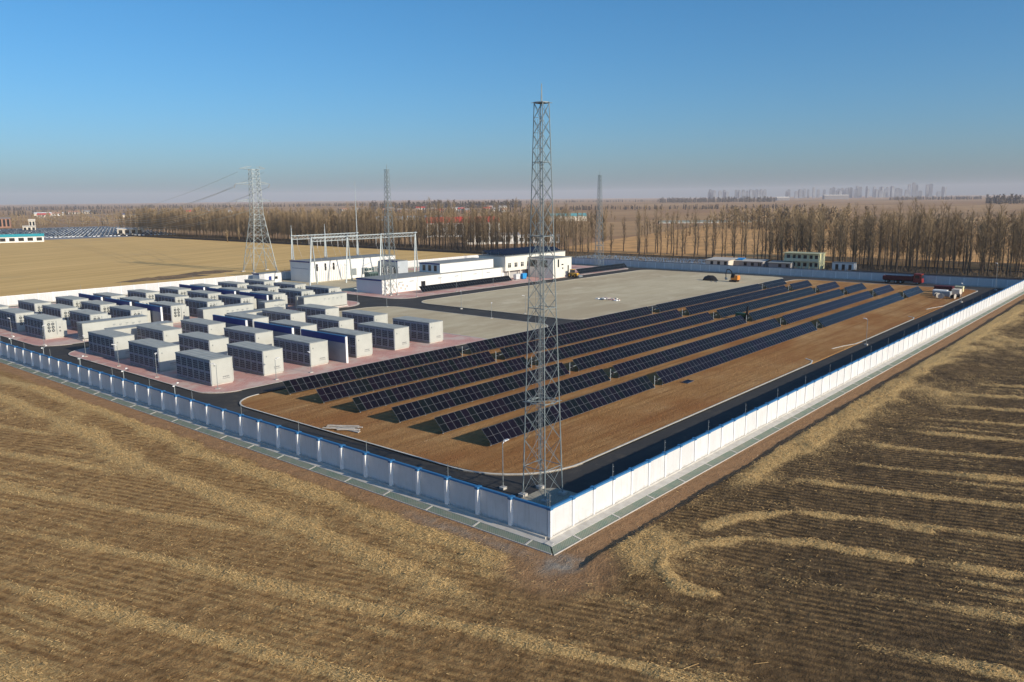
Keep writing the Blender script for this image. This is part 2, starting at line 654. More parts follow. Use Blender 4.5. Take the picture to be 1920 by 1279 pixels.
def rrect(x0, y0, x1, y1, r, n=8):
    """rounded rectangle, ccw; r = (r at x0y0, x1y0, x1y1, x0y1)"""
    if not isinstance(r, (tuple, list)):
        r = (r,) * 4
    out = []
    for (cx, cy, rr, a0) in ((x0 + r[0], y0 + r[0], r[0], 180), (x1 - r[1], y0 + r[1], r[1], 270), (x1 - r[2], y1 - r[2], r[2], 0), (x0 + r[3], y1 - r[3], r[3], 90)):
        for i in range(n + 1):
            a = math.radians(a0 + 90 * i / n)
            out.append((cx + rr * math.cos(a), cy + rr * math.sin(a)))
    return out


# numpy value noise
_tab = RNG.random((256, 256))


def vnoise(x, y):
    xi, yi = np.floor(x).astype(int), np.floor(y).astype(int)
    fx, fy = x - xi, y - yi
    fx, fy = fx * fx * (3 - 2 * fx), fy * fy * (3 - 2 * fy)
    a = _tab[xi % 256, yi % 256]
    b = _tab[(xi + 1) % 256, yi % 256]
    c = _tab[xi % 256, (yi + 1) % 256]
    d = _tab[(xi + 1) % 256, (yi + 1) % 256]
    return (a * (1 - fx) + b * fx) * (1 - fy) + (c * (1 - fx) + d * fx) * fy


def fbm(x, y, s, o=4):
    t, a, w = 0, .5, 0
    for k in range(o):
        t = t + a * vnoise(x * s + 17.3 * k, y * s + 9.1 * k)
        w += a
        a *= .5
        s *= 2.03
    return t / w


def sstep(a, b, x):
    t = np.clip((x - a) / (b - a), 0, 1)
    return t * t * (3 - 2 * t)


def pdist(x, y, pts):
    d = np.full(x.shape, 1e9)
    for (ax, ay), (bx, by) in zip(pts[:-1], pts[1:]):
        vx, vy = bx - ax, by - ay
        L = vx * vx + vy * vy
        t = np.clip(((x - ax) * vx + (y - ay) * vy) / L, 0, 1)
        d = np.minimum(d, np.hypot(x - ax - t * vx, y - ay - t * vy))
    return d


# ------------------------------------------------------------------ terrain
SX, SY = 207.0, 190.0     # the walled site: corner at the origin
LOOP = [(13.2, -21.6), (11.8, -15.6), (9.2, -11.5), (5.6, -9.0), (2.8, -8.3), (.6, -9.2), (-.6, -11.1), (-.3, -13.5)]
LOOP2 = [(19.3, -21.6), (18.8, -16.7), (16.5, -12.1), (12.5, -9.2), (9.6, -8.3)]


def field(x, y):
    """(z, straw, dark, bare, grey, u) of the farmland round the site"""
    w1 = fbm(x, y, .05, 3) - .5
    w0 = fbm(x + 9, y + 4, .028, 2) - .5
    w2 = fbm(x + 50, y - 20, .35, 4) - .5
    phi = .954 * x + .30 * y + .0022 * np.clip(x - 20, 0, 200) * np.clip(y, -200, 0) + 1.6 * w0 + 1.3 * w1 + .45 * w2
    k = (phi + .5) / 6.7
    d = np.abs(k - np.round(k)) * 6.7
    wid = .16 + .72 * fbm(x * 1.0, y * 1.0, .16, 4)
    patch = sstep(.30, .62, fbm(x - 31, y + 12, .10, 4) + .16 * w2)
    far_r = sstep(25, 70, x)
    fam = np.exp(-(d / wid) ** 2) * (.55 + .60 * patch) * (1 - .15 * far_r)
    k2 = (phi + 1.1 + .5 * w2) / 1.675
    d2 = np.abs(k2 - np.round(k2)) * 1.675
    p2 = sstep(.46, .72, fbm(x * .9 + 3, y * .45 - 8, .16, 4))
    fam = np.maximum(fam, np.exp(-(d2 / .30) ** 2) * p2 * (.62 - .15 * far_r))
    # headland on the shaded-wall side: rows run along the wall
    hl = sstep(-15.5, -11.5, x) * sstep(-6, 4, y)
    ph = x + 3.0 * w1 + .9 * w2
    dl = np.minimum(np.abs(ph + 5.4), np.abs(ph + 10.6))
    head = np.exp(-(dl / .9) ** 2) * (.45 + .6 * patch) + .20 * fbm(x, y, .3, 4) + .30 * sstep(.5, .75, fbm(x * 1.4, y * .35, .5, 4))
    # headland on the white-wall side
    hw = 1.0 + .06 * np.clip(x, 0, 120)
    hr = sstep(-9.0 - 2.2 * hw, -6.0 - .6 * hw, y + 2.5 * w1 + 1.2 * w2) * sstep(-3, 2, x)
    headr = np.exp(-((y + 6.2 + 1.6 * w1 + 1.2 * w2) / 1.3) ** 2) * (.35 + .5 * patch) + .52 * fbm(x, y, .28, 4) * (.5 + patch)
    s = fam * (1 - hl) * (1 - hr) + head * hl + headr * hr * (1 - hl)
    inl = sstep(17, 12, np.hypot(x - 7, y + 12))
    s = s * (1 - .75 * inl)
    jj = 1.5 * w2
    s = np.maximum(s, np.exp(-((pdist(x, y, LOOP) + jj) / .62) ** 2) * (.7 + .4 * patch))
    s = np.maximum(s, np.exp(-((pdist(x, y, LOOP2) + jj) / .58) ** 2) * (.6 + .4 * patch))
    s = np.maximum(s, np.exp(-(np.hypot(x - 3.5, (y + 6.6) * 1.3) / 4.2) ** 2) * .75)
    left = sstep(14, -18, x - .35 * y)
    s = s + (.20 + .12 * left) * fbm(x + 5, y + 77, .30, 5) - .05 + .24 * w2
    brk = .45 + 1.1 * fbm(x * .8 - 40, y * 1.2 + 15, .9, 4)
    s = s * np.clip(brk, .4, 1.15)
    bare = np.maximum(sstep(-4.4, -3.2, x + 1.6 * w2) * sstep(-4.3, -3.2, y), sstep(-4.9, -4.3, y + .35 * w2) * sstep(-3, -1, x))
    bare = np.maximum(bare, sstep(5.5, 2.5, np.hypot(x + 3, y + 3.2)) * .8)
    bare *= (x < SX + 1)
    s = s * (1 - .93 * bare) + .10 * bare * fbm(x, y, .8, 3)
    grey = sstep(2.6, .6, np.hypot((x + 2.6) * .9, (y + 3.0) * 1.2) + 2.0 * w2) * .9
    grey = np.maximum(grey, .55 * sstep(1.3, .2, np.abs(x + 3.1 + w2)) * sstep(9, 3, np.abs(y - 6)))
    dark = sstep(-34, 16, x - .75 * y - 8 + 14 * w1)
    # the field on the sunny side stands a little higher than the graded strip: a small earth bank
    bank = sstep(-4.3, -4.7, y + .9 * w2) * sstep(-3.2, -.5, x) * (.46 + .3 * w1 + .3 * w2)
    bank *= sstep(-16, -6, y) * .75 + .25
    lip = np.exp(-(pdist(x, y, LOOP[4:] ) / .5) ** 2) * .14
    z = -.06 + bank + lip + .19 * np.clip(s, 0, 1) * (1 - bare) * (.15 + 1.1 * fbm(x, y, 1.3, 3)) * (.35 + .65 * sstep(.3, .7, s)) + .16 * w1 * (1 - bare) + .10 * w2
    z = z + .09 * (vnoise(x * 1.9, y * 1.9) - .5) + .035 * np.sin(phi * 2 * math.pi / .68) * (1 - bare) * (1 - np.clip(s, 0, 1))
    near = np.minimum(np.abs(x), np.abs(y))
    inwall = (x > -2.2) & (x < SX + 2.2) & (y > -2.2) & (y < SY + 2.2)
    z = np.where(inwall, np.minimum(z, -.12 + .04 * w2), z)
    return z, np.clip(s, 0, 1.2), dark, bare, grey, phi


def steps(segs):
    out = [segs[0][0]]
    for a, b, st in segs:
        n = max(1, int(round((b - a) / st)))
        out += list(np.linspace(a, b, n + 1)[1:])
    return np.array(out)


xs = steps([(-90, -46, 1.0), (-46, 24, .24), (24, 62, .42), (62, 130, .9), (130, 262, 2.2)])
ys = steps([(-130, -60, 1.6), (-60, -42, .6), (-42, 8, .22), (8, 62, .4), (62, 130, .9), (130, 236, 2.4)])
GX, GY = np.meshgrid(xs, ys, indexing='ij')
Z, S, DK, BR, GR, PH = field(GX, GY)
nx, ny = GX.shape
idx = np.arange(nx * ny).reshape(nx, ny)
Q = np.stack([idx[:-1, :-1], idx[1:, :-1], idx[1:, 1:], idx[:-1, 1:]], -1).reshape(-1, 4)
cx = .25 * (GX[:-1, :-1] + GX[1:, :-1] + GX[1:, 1:] + GX[:-1, 1:]).ravel()
cy = .25 * (GY[:-1, :-1] + GY[1:, :-1] + GY[1:, 1:] + GY[:-1, 1:]).ravel()
keep = ~((cx > .6) & (cx < SX - 2.5) & (cy > .6) & (cy < SY - 3)) & ~((cy > SY + 4) & (cx > -14)) & ~(cx > 222)
Q = Q[keep]
used = np.zeros(nx * ny, bool)
used[Q.ravel()] = True
remap = np.cumsum(used) - 1
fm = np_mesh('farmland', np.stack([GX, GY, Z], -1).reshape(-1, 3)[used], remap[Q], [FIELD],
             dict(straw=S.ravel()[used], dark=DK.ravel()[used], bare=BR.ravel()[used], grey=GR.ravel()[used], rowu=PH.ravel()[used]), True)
structure(put('stubble_field', fm))

# the sheet to the horizon
g = MB().face([(-3000, -6000, -.45), (12000, -6000, -.45), (12000, 12000, -.45), (-3000, 12000, -.45)])
structure(g.build('ground', FARM))
# the tan field behind the site
bf = MB().face([(-260, SY + 3.9, -.04), (236, SY + 3.9, -.04), (240, 560, -.04), (60, 640, -.04), (-260, 640, -.04)])
structure(bf.build('back_field', BACKF))
yf = MB().face([(268, -160, -.05), (760, -160, -.05), (720, 330, -.05), (268, 210, -.05)])
structure(yf.build('field_beyond_trees', M('golden_stubble', (.54, .30, .11), .95, .35, .10, bump=.3)))
# dark ditch bank at the foot of the tree belt
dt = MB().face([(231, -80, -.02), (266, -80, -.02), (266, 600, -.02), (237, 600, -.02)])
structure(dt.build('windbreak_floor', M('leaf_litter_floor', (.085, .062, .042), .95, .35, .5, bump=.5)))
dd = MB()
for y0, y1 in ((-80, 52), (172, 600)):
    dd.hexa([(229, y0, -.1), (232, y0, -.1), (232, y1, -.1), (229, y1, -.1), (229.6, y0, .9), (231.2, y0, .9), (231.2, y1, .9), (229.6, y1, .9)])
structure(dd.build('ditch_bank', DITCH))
cn = MB().face([(234, 98, .03), (256, 98, .03), (254, 172, .03), (234, 172, .03)])
structure(cn.build('canal', ICE))

# loose straw lying on the windrows
N = 2600000
px_ = RNG.uniform(-60, 130, N)
py_ = RNG.uniform(-75, 118, N)
dcam = np.hypot(px_ - CAMLOC.x, py_ - CAMLOC.y)
okm = ~((px_ > -2.2) & (py_ > -2.2)) & (dcam < 130) & (dcam > 34)
px_, py_, dcam = px_[okm], py_[okm], dcam[okm]
zz, ss, dk_, br_, gr_, _p = field(px_, py_)
keepp = RNG.random(len(px_)) < np.clip(ss, .02, 1) ** 1.6 * (1 - .5 * br_) * np.clip(1.25 - dcam / 150, .2, 1)
px_, py_, zz, dcam = px_[keepp], py_[keepp], zz[keepp], dcam[keepp]
n = len(px_)
an = np.where(RNG.random(n) < .5, RNG.normal(-1.27, .45, n), RNG.uniform(0, 2 * math.pi, n))
ln = RNG.uniform(.03, .11, n) * np.where(RNG.random(n) < .004, 5.0, 1.0)
wd = RNG.uniform(.0025, .006, n) * (1 + dcam / 80)
dz = RNG.normal(0, .035, n)
ax, ay = np.cos(an) * ln, np.sin(an) * ln
bx, by = -np.sin(an) * wd, np.cos(an) * wd
zb = zz + np.abs(RNG.normal(.03, .045, n))
V = np.stack([np.stack([px_ - ax - bx, py_ - ay - by, zb - dz], -1), np.stack([px_ + ax - bx, py_ + ay - by, zb + dz], -1),
              np.stack([px_ + ax + bx, py_ + ay + by, zb + dz + .02], -1), np.stack([px_ - ax + bx, py_ - ay + by, zb - dz + .02], -1)], 1).reshape(-1, 3)
F = np.arange(4 * n).reshape(n, 4)
stuff(put('straw', np_mesh('straw', V, F, [STRAW])), 'loose tan straw lying in windrows on the dark ploughed field', 'straw')

# ------------------------------------------------------------------ site ground: asphalt with kerbed islands
sg = MB().face([(.3, .3, .0), (SX - .3, .3, .0), (SX - .3, SY - .3, .0), (.3, SY - .3, .0)])
structure(sg.build('road', ASPH))


def island(name, pts, mat, kerb=True, z=.10):
    o = structure(MB().prism(pts, -.05, z, 0, nobottom=True).build(name, mat))
    if kerb:
        structure(MB().ribbon(pts, .16, -.02, z + .035, closed=True).build('kerb', KERB))
    return o


PVI = rrect(7, 8.3, 199, 58.3, (9, 5, 5, 5), 10)
island('solar_field_soil', PVI, SOIL, False)
kl = MB()
n = 11
kl.ribbon(PVI[2 * n:] [::-1][0:0] or [p for p in PVI[3 * n - 1:] + PVI[:n]] + [(76.0, 8.3), (78.2, 8.9), (79.4, 10.4)], .2, -.02, .16)
kl.ribbon([(90, 10.0), (93.5, 9.4), (97, 8.45), (100, 8.3), (133, 8.3), (135.4, 8.8), (136.6, 10.2)], .2, -.02, .16)
kl.ribbon([(150, 10.0), (154, 9.3), (158, 8.3)] + PVI[n:3 * n], .2, -.02, .16)
kl.ribbon([(100, 58.3), (10.8 + 1.2, 58.3)], .2, -.02, .16)
structure(kl.build('kerb', KERB))
island('battery_yard_paving', rrect(7.4, 62.2, 62, 112.8, (4.5, .5, .5, 5.5)), BRICK)
island('gravel_apron', rrect(62.02, 62.2, 82.4, 114.6, (.5, 4, 7, 4)), SLAB)
island('battery_yard_paving', rrect(7.3, 119.2, 82.6, 186.5, (5, 8, 6, 4)), BRICK)
island('concrete_hardstanding', rrect(90.2, 62.2, 202, 113.6, (5, 5, 5, 6)), SLAB)
island('substation_paving', rrect(91.5, 119.6, 203, 187, (6, 4, 4, 4)), BRICK)
structure(MB().prism([(95, 146, ), (152, 146), (152, 187.2), (95, 187.2)], .05, .104, nobottom=True).build('substation_gravel', SLAB))
structure(MB().prism(rrect(1.2, 1.2, 9.2, 7.2, 1.5), -.02, .03, nobottom=True).build('gravel_patch', GRANITE))


# ------------------------------------------------------------------ perimeter walls
def wall(name, label, loc, rz, nb, bay, H=2.6, out=-1, apron=True, rods=True, div=5.4, pd=.12, cap=None, first=0):
    """local x along the wall, outward = local y * out"""
    w = empty(name, loc, label, 'wall', None, rz)
    L = nb * bay
    MB().box(-.03 if first else -.18, -.17 if out > 0 or pd < .15 else -pd, -.3, L + .18, .17 if out < 0 or pd < .15 else pd, .30, 0).build('plinth', CONC, w)
    pm = MB().box(.02, -.055, .30, bay - .02, .055, H - .14).mesh('panel', [WALLP])
    cap = cap or BLUE
    hw_ = .13 if pd > .3 else .10
    qm = MB().box(-hw_, -pd if out < 0 else -.12, .30, hw_, pd if out > 0 else .12, H - .14).mesh('post', [POSTM])
    cm = MB()
    cm.hexa([(0, -.15, H - .14), (bay, -.15, H - .14), (bay, .15, H - .14), (0, .15, H - .14), (0, -.11, H), (bay, -.11, H), (bay, .11, H), (0, .11, H)])
    cm = cm.mesh('coping', [cap])
    pe = max(.20, pd + .03)
    km = MB().box(-.17, -pe if out < 0 else -.20, H - .17, .17, pe if out > 0 else .20, H + .035).mesh('post_cap', [cap])
    for i in range(nb):
        put('panel', pm, w, (i * bay, 0, 0))
        put('coping', cm, w, (i * bay, 0, 0))
    for i in range(first, nb + 1):
        put('post', qm, w, (i * bay, 0, 0))
        put('post_cap', km, w, (i * bay, 0, 0))
    if rods:
        rm = MB().tube((0, 0, 0), (0, 0, 1.15), .022, 4)
        rm.tube((-.02, 0, .45), (.16, 0, .45), .02, 4).tube((-.02, 0, .9), (.16, 0, .9), .02, 4)
        rm = rm.mesh('fence_rod', [STEELD])
        for i in range(0, nb + 1, 3):
            put('fence_rod', rm, w, (i * bay, 0, H + .03))
    if apron:
        e = out
        ap = MB()
        y0, y1, y2 = (.172 if pd < .15 else pd + .002) * e, .86 * e, 1.66 * e
        pts = [(-1.0 * 0, y0, .02), (L, y0, .02), (L, y1, -.05), (0, y1, -.05)]
        a = -.9
        ap.hexa([(a, y0, -.4), (L, y0, -.4), (L, y1, -.4), (a, y1, -.4), (a, y0, .14), (L, y0, .14), (L, y1, .06), (a, y1, .06)]
                if e > 0 else [(a, y1, -.4), (L, y1, -.4), (L, y0, -.4), (a, y0, -.4), (a, y1, .06), (L, y1, .06), (L, y0, .14), (a, y0, .14)])
        ap.build('apron', CONC, w)
        gs = MB()
        a2 = -1.7
        gs.face([(a, y1, .03), (L, y1, .03), (L, y2, -.10), (a2, y2, -.10)] if e > 0 else [(a2, y2, -.10), (L, y2, -.10), (L, y1, .03), (a, y1, .03)])
        gs.build('netting_strip', NET, w)
        kb = MB().box(a2, min(y2, y2 + .07 * e), -.3, L, max(y2, y2 + .07 * e), -.05)
        kb.build('edge_strip', CONC, w)
        dm = MB()
        dm.hexa([(-.08, min(y1, y2), -.3), (.08, min(y1, y2), -.3), (.08, max(y1, y2), -.3), (-.08, max(y1, y2), -.3),
                 (-.08, min(y1, y2), -.06 if e < 0 else .07), (.08, min(y1, y2), -.06 if e < 0 else .07),
                 (.08, max(y1, y2), .07 if e < 0 else -.06), (-.08, max(y1, y2), .07 if e < 0 else -.06)])
        dm = dm.mesh('divider', [CONC])
        x = -.05 if e > 0 else 1.75
        while x < L - 1:
            put('divider', dm, w, (x + (.9 if e > 0 else 0), 0, 0))
            x += div
        # mitred corner divider
    return w


NBL, NBR = 54, 73
BL, BRR = SY / NBL, SX / NBR
# right wall: local x = +X, outward = -Y
wall('perimeter_wall', 'sunlit white panel wall with blue coping running from near corner to the right', (0, 0, 0), 0, NBR, BRR, out=-1, pd=.145)
# left wall: local x = +Y (rotate +90): local y -> -X, so outward (-X) = local +y
wall('perimeter_wall', 'shaded grey-blue panel wall with blue coping running from near corner to the left', (0, .21, 0), math.radians(90), NBL, (SY - .42) / NBL, out=1, pd=.34, first=1)
wall('perimeter_wall', 'long white boundary wall at the back left before the tan field', (.21, SY, 0), 0, 59, (SX - .42) / 59, out=1, apron=False, rods=True, cap=POSTM)
wall('perimeter_wall', 'shaded blue-grey boundary wall along the far end before the trees', (SX, .21, 0), math.radians(90), NBL, (SY - .42) / NBL, out=-1, apron=False, cap=M('grey_blue_coping', (.10, .14, .20), .6, .08, 1.0))


# ------------------------------------------------------------------ lattice towers
def lattice_tower(loc, label, H=32.9, wb=2.45, wt=.85, nsec=17, detail=True, rz=0.0):
    t = empty('lattice_tower', loc, label, 'tower', 'lightning protection towers', rz)

    def c(k, z):
        w = (wb + (wt - wb) * z / H) / 2
        return ((-w, w, w, -w)[k % 4], (-w, -w, w, w)[k % 4], z)
    for k in range(4):
        x, y, _ = c(k, 0)
        MB().box(x - .3, y - .3, -.1, x + .3, y + .3, .22).build('footing', CONC, t)
    for k in range(4):
        MB().tube(c(k, .2), c(k, H), .058 if detail else .075, 6, r1=.036).build('leg', STEELT, t)
    # section heights shrink with the width
    zs = [.25]
    while zs[-1] < H - .3:
        w = wb + (wt - wb) * zs[-1] / H
        zs.append(min(H, zs[-1] + w * .86 + .35))
    zs[-1] = H
    for a, b in zip(zs[:-1], zs[1:]):
        for k in range(4):
            if detail:
                MB().tube(c(k, a), c(k + 1, b), .020, 4).build('brace', STEELT, t)
                MB().tube(c(k + 1, a), c(k, b), .020, 4).build('brace', STEELT, t)
            else:
                m = MB().tube(c(k, a), c(k + 1, b), .035, 4).tube(c(k + 1, a), c(k, b), .035, 4)
                m.build('brace', STEELT, t)
    # horizontal frames, at the flange joints
    for j, z in enumerate([zs[1], H * .255, H * .50, H * .68, H * .86, H]):
        m = MB()
        for k in range(4):
            m.tube(c(k, z), c(k + 1, z), .035, 4)
        if j == 1 or j == 5:
            w = (wb + (wt - wb) * z / H) / 2 + .18
            m.tube((-w, -w, z + .02), (w, w, z + .02), .03, 4).tube((-w, w, z + .02), (w, -w, z + .02), .03, 4)
            for k in range(8):
                a0, a1 = math.pi / 4 * k, math.pi / 4 * (k + 1)
                m.tube((math.cos(a0) * w * 1.1, math.sin(a0) * w * 1.1, z + .05), (math.cos(a1) * w * 1.1, math.sin(a1) * w * 1.1, z + .05), .03, 4)
        m.build('ring_frame', STEELT, t)
    lad = MB()
    for sx in (-.2, .2):
        lad.tube((sx, .25, .3), (sx, .05, H - .3), .022, 4)
    for i in range(int(H / .45)):
        z = .5 + i * .45
        y = .25 + (.05 - .25) * z / H
        lad.tube((-.2, y, z), (.2, y, z), .014, 4)
    for i in range(int(H / 1.2)):
        z = 3 + i * 1.2
        if z > H - 1:
            break
        lad.tube((-.34, .45, z), (.34, .45, z), .014, 4).tube((-.34, .45, z), (-.2, .2, z), .014, 4).tube((.34, .45, z), (.2, .2, z), .014, 4)
    for sx in (-.34, 0, .34):
        lad.tube((sx, .45, 3), (sx, .40, H - 1.2), .014, 4)
    lad.build('ladder', STEELD, t)
    MB().box(-.44, -.44, H, .44, .44, H + .05).build('top_plate', STEELT, t)
    MB().tube((0, 0, H), (0, 0, H + 1.5), .07, 5, r1=.035).build('lightning_rod', STEELT, t)
    return t


lattice_tower((7.0, 6.2, .03), 'tall steel lattice tower standing inside the near corner of the walls', detail=True)
lattice_tower((97.0, 129.0, .1), 'steel lattice tower in front of the long white substation building', detail=False)
lattice_tower((194.2, 128.2, .1), 'steel lattice tower at the far end beyond the concrete yard', detail=False)


# ------------------------------------------------------------------ solar rows
TILT = math.radians(45)
SLOPE, MW = 2.06, 1.02
ct, st_ = math.cos(TILT), math.sin(TILT)


def slope(u, v, w=0.0):
    """u along row, v up the slope, w proud of the glass"""
    return (u, v * ct - w * st_, .32 + v * st_ + w * ct)


def module_mesh():
    m = MB()
    x1 = MW - .025
    f = .022

    def blk(u0, u1, v0, v1, w0, w1, mi):
        m.hexa([slope(u0, v0, w0), slope(u1, v0, w0), slope(u1, v1, w0), slope(u0, v1, w0), slope(u0, v0, w1), slope(u1, v0, w1), slope(u1, v1, w1), slope(u0, v1, w1)], mi)
    blk(0, x1, 0, SLOPE, -.035, 0, 1)
    m.mi[0] = 2
    h = SLOPE / 2
    for v0, v1 in ((f, h - .012), (h + .012, SLOPE - f)):
        m.face([slope(f, v0, .004), slope(x1 - f, v0, .004), slope(x1 - f, v1, .004), slope(f, v1, .004)], 0)
    return m


BACK = M('module_backsheet', (.05, .05, .055), .6, .1, 1.0)  # underside colour darkened to deepen the shade beneath the tables
MODM = module_mesh().mesh('solar_module', [CELL, ALU, BACK])
POSTSM = MB().tube((0, ct * .9, -.1), (0, ct * .9, .32 + .9 * st_ - .12), .07, 6).tube((0, ct * .9, .7), (0, ct * .3, .32 + .3 * st_ - .12), .035, 4).tube((0, ct * .9, .6), (0, ct * 1.75, .32 + 1.75 * st_ - .12), .035, 4)
POSTSM = POSTSM.mesh('support_post', [STEEL])
ROWY = [18.35, 25.4, 32.45, 39.6, 46.8, 54.1]
SEG = [(14.0, 46.7), (49.2, 107.0), (110.0, 164.4), (167.6, 182.0)]


def solar_table(x0, x1, y, z, label, single, group='solar panel tables', node=True):
    t = empty('solar_table', (x0, y, z), label, 'solar panels', group)
    n = int((x1 - x0) / MW)
    if single:
        for i in range(n):
            put('solar_module', MODM, t, (i * MW, 0, 0))
    else:
        base = module_mesh()
        V = np.array(base.v)
        m = MB()
        for i in range(n):
            k = len(m.v)
            m.v += [tuple(r) for r in (V + np.array([i * MW, 0, 0]))]
            m.f += [tuple(q + k for q in f) for f in base.f]
            m.mi += base.mi
        stuff(m.build('solar_modules', [CELL, ALU, BACK], t))
    L = n * MW
    MB().tube(slope(.05, .45, -.09), slope(L - .05, .45, -.09), .035, 4).build('purlin', STEEL, t)
    MB().tube(slope(.05, 1.6, -.09), slope(L - .05, 1.6, -.09), .035, 4).build('purlin', STEEL, t)
    x = .5
    while x < L:
        put('support_post', POSTSM, t, (x, 0, 0))
        x += 4.05
    if node:   # bare drive post left standing in the gap at the end of the table
        d = MB().tube((L + .55, .45, -.1), (L + .55, .45, 1.75), .05, 6)
        d.build('drive_post', STEEL, t)
        MB().tube((L + .62, .45, 1.0), (L + 2.3, .6, 1.05), .05, 4).build('drive_shaft', STEELD, t)
        MB().box(L + .9, .35, .75, L + 1.25, .75, 1.3).build('drive_motor', DARK, t)
    return t


for ri, y in enumerate(ROWY):
    for si, (a, b) in enumerate(SEG):
        if ri >= 4 and si == 3:
            b = 181.0
        solar_table(a, b, y, .1, 'solar panel table, %s row from the white wall, %s section from the left' % (ORD[ri], ORD[si]), si < 2, node=si < 3)
solar_table(105, 143, 125.2, .12, 'single row of solar panels before the long white building', False, node=False)
solar_table(172.5, 203, 121.2, .12, 'short row of solar panels beside the far lattice tower', False, node=False)

# ------------------------------------------------------------------ battery containers
CW, CL, CHT = 3.35, 9.7, 3.75


def make_container(kind):
    t = empty('battery_container', (0, 0, 0), 'x', 'container')
    MB().box(.08, .08, -.05, CW - .08, CL - .08, .22).build('plinth', CONC, t)
    b = MB()
    b.box(.06, 0, .22, CW, CL, CHT - .08)
    # corner posts and eaves rail on the door side
    b.build('body', CBODY, t)
    MB().hexa([(-.06, -.06, CHT - .08), (CW + .06, -.06, CHT - .08), (CW + .06, CL + .06, CHT - .08), (-.06, CL + .06, CHT - .08),
               (-.02, -.02, CHT), (CW + .02, -.02, CHT), (CW + .02, CL + .02, CHT), (-.02, CL + .02, CHT)]).build('roof', CROOF, t)
    rf = MB()
    for i in range(8):
        rf.box(.0, .6 + i * 1.2, CHT, CW, .66 + i * 1.2, CHT + .03)
    rf.build('roof_rib', CROOF, t)
    for x0, x1, z0, z1 in ((.06, .15, .22, CHT - .08), (CW - .09, CW, .22, CHT - .08), (.151, CW - .091, .22, .34), (.151, CW - .091, CHT - .2, CHT - .08)):
        MB().box(x0, -.028, z0, x1, -.0005, z1).build('end_frame', CBODY, t)
    nd = 6
    w = CL / nd
    for i in range(nd):
        d = MB()
        y0, y1 = i * w + .05, (i + 1) * w - .05
        d.box(-.02, y0, .36, .045, y1, CHT - .22, 0)
        d.box(-.05, y0, .36, -.021, y0 + .07, CHT - .22, 2)
        for k in range(4):
            ya = y0 + .16 + k % 2 * (y1 - y0 - .2) / 2
            za = .6 + (k // 2) * 1.5
            d.box(-.045, ya, za, -.021, ya + (y1 - y0) / 2 - .2, za + 1.15, 1)
            for q in range(3):
                d.box(-.06, ya + .06, za + .25 + q * .32, -.046, ya + (y1 - y0) / 2 - .28, za + .30 + q * .32, 2)
        d = d.build('door', [DOOR, LOUV, STEEL], t)
        MB().tube((-.075, y1 - .12, 1.0), (-.075, y1 - .12, 2.9), .022, 5).box(-.09, y1 - .2, 1.55, -.06, y1 - .08, 1.75).build('handle', STEEL, d)
    r = MB().box(-.05, -.01, .22, .055, CL + .01, .34).box(-.05, -.01, CHT - .2, .055, CL + .01, CHT - .085)
    r.build('side_rail', STEELD, t)
    if kind == 'fan':
        for ix in range(2):
            for iz in range(3):
                x, z = .85 + ix * .72, 1.55 + iz * .62
                f = MB()
                n = 14
                ring = [(x + .27 * math.cos(2 * math.pi * k / n), -.05, z + .27 * math.sin(2 * math.pi * k / n)) for k in range(n)]
                inn = [(x + .27 * math.cos(2 * math.pi * k / n), -.001, z + .27 * math.sin(2 * math.pi * k / n)) for k in range(n)]
                f.face(ring, 0)
                for k in range(n):
                    j = (k + 1) % n
                    f.face([inn[k], inn[j], ring[j], ring[k]], 1)
                f.tube((x, -.05, z), (x, -.09, z), .08, 6, 1)
                for k in range(3):
                    a = k * math.pi / 3
                    f.tube((x - .25 * math.cos(a), -.06, z - .25 * math.sin(a)), (x + .25 * math.cos(a), -.06, z + .25 * math.sin(a)), .016, 4, 1)
                f.build('fan', [FANM, STEEL], t)
        v = MB()
        for ix in range(2):
            for q in range(3):
                v.box(.62 + ix * .72 + q * .16, -.02, 3.25, .72 + ix * .72 + q * .16, -.001, 3.31)
        v.build('vent_slot', DARK, t)
        MB().box(2.12, -.025, .7, 2.24, -.001, 3.3).build('cable_channel', STEELD, t)
        MB().box(2.6, -.02, 1.2, 2.9, -.001, 1.5).box(2.6, -.02, 1.9, 2.9, -.001, 2.15).build('label_plate', ALU, t)
        s = MB().box(CW, .35, .3, CW + .75, 2.2, CHT - .55)
        s.box(CW, 2.6, .3, CW + .6, CL - .6, 2.3)
        s.build('cooling_unit', CBODY, t)
    else:
        lp = MB()
        for q in range(6):
            lp.box(1.75 + q * .17, -.012, .98 + (q % 2) * .05, 1.86 + q * .17, -.001, 1.16)
        for q in range(9):
            lp.box(1.7 + q * .13, -.012, .78, 1.78 + q * .13, -.001, .86)
        lp.build('lettering', ALU, t)
        MB().box(.5, -.07, 2.75, .62, -.001, 2.95).build('vent_hood', STEELD, t)
        MB().tube((CW + .12, .3, 1.2), (CW + .12, .3, 2.6), .05, 5).box(CW, .5, .3, CW + .35, 1.5, 1.9).build('junction_box', CBODY, t)
    return t


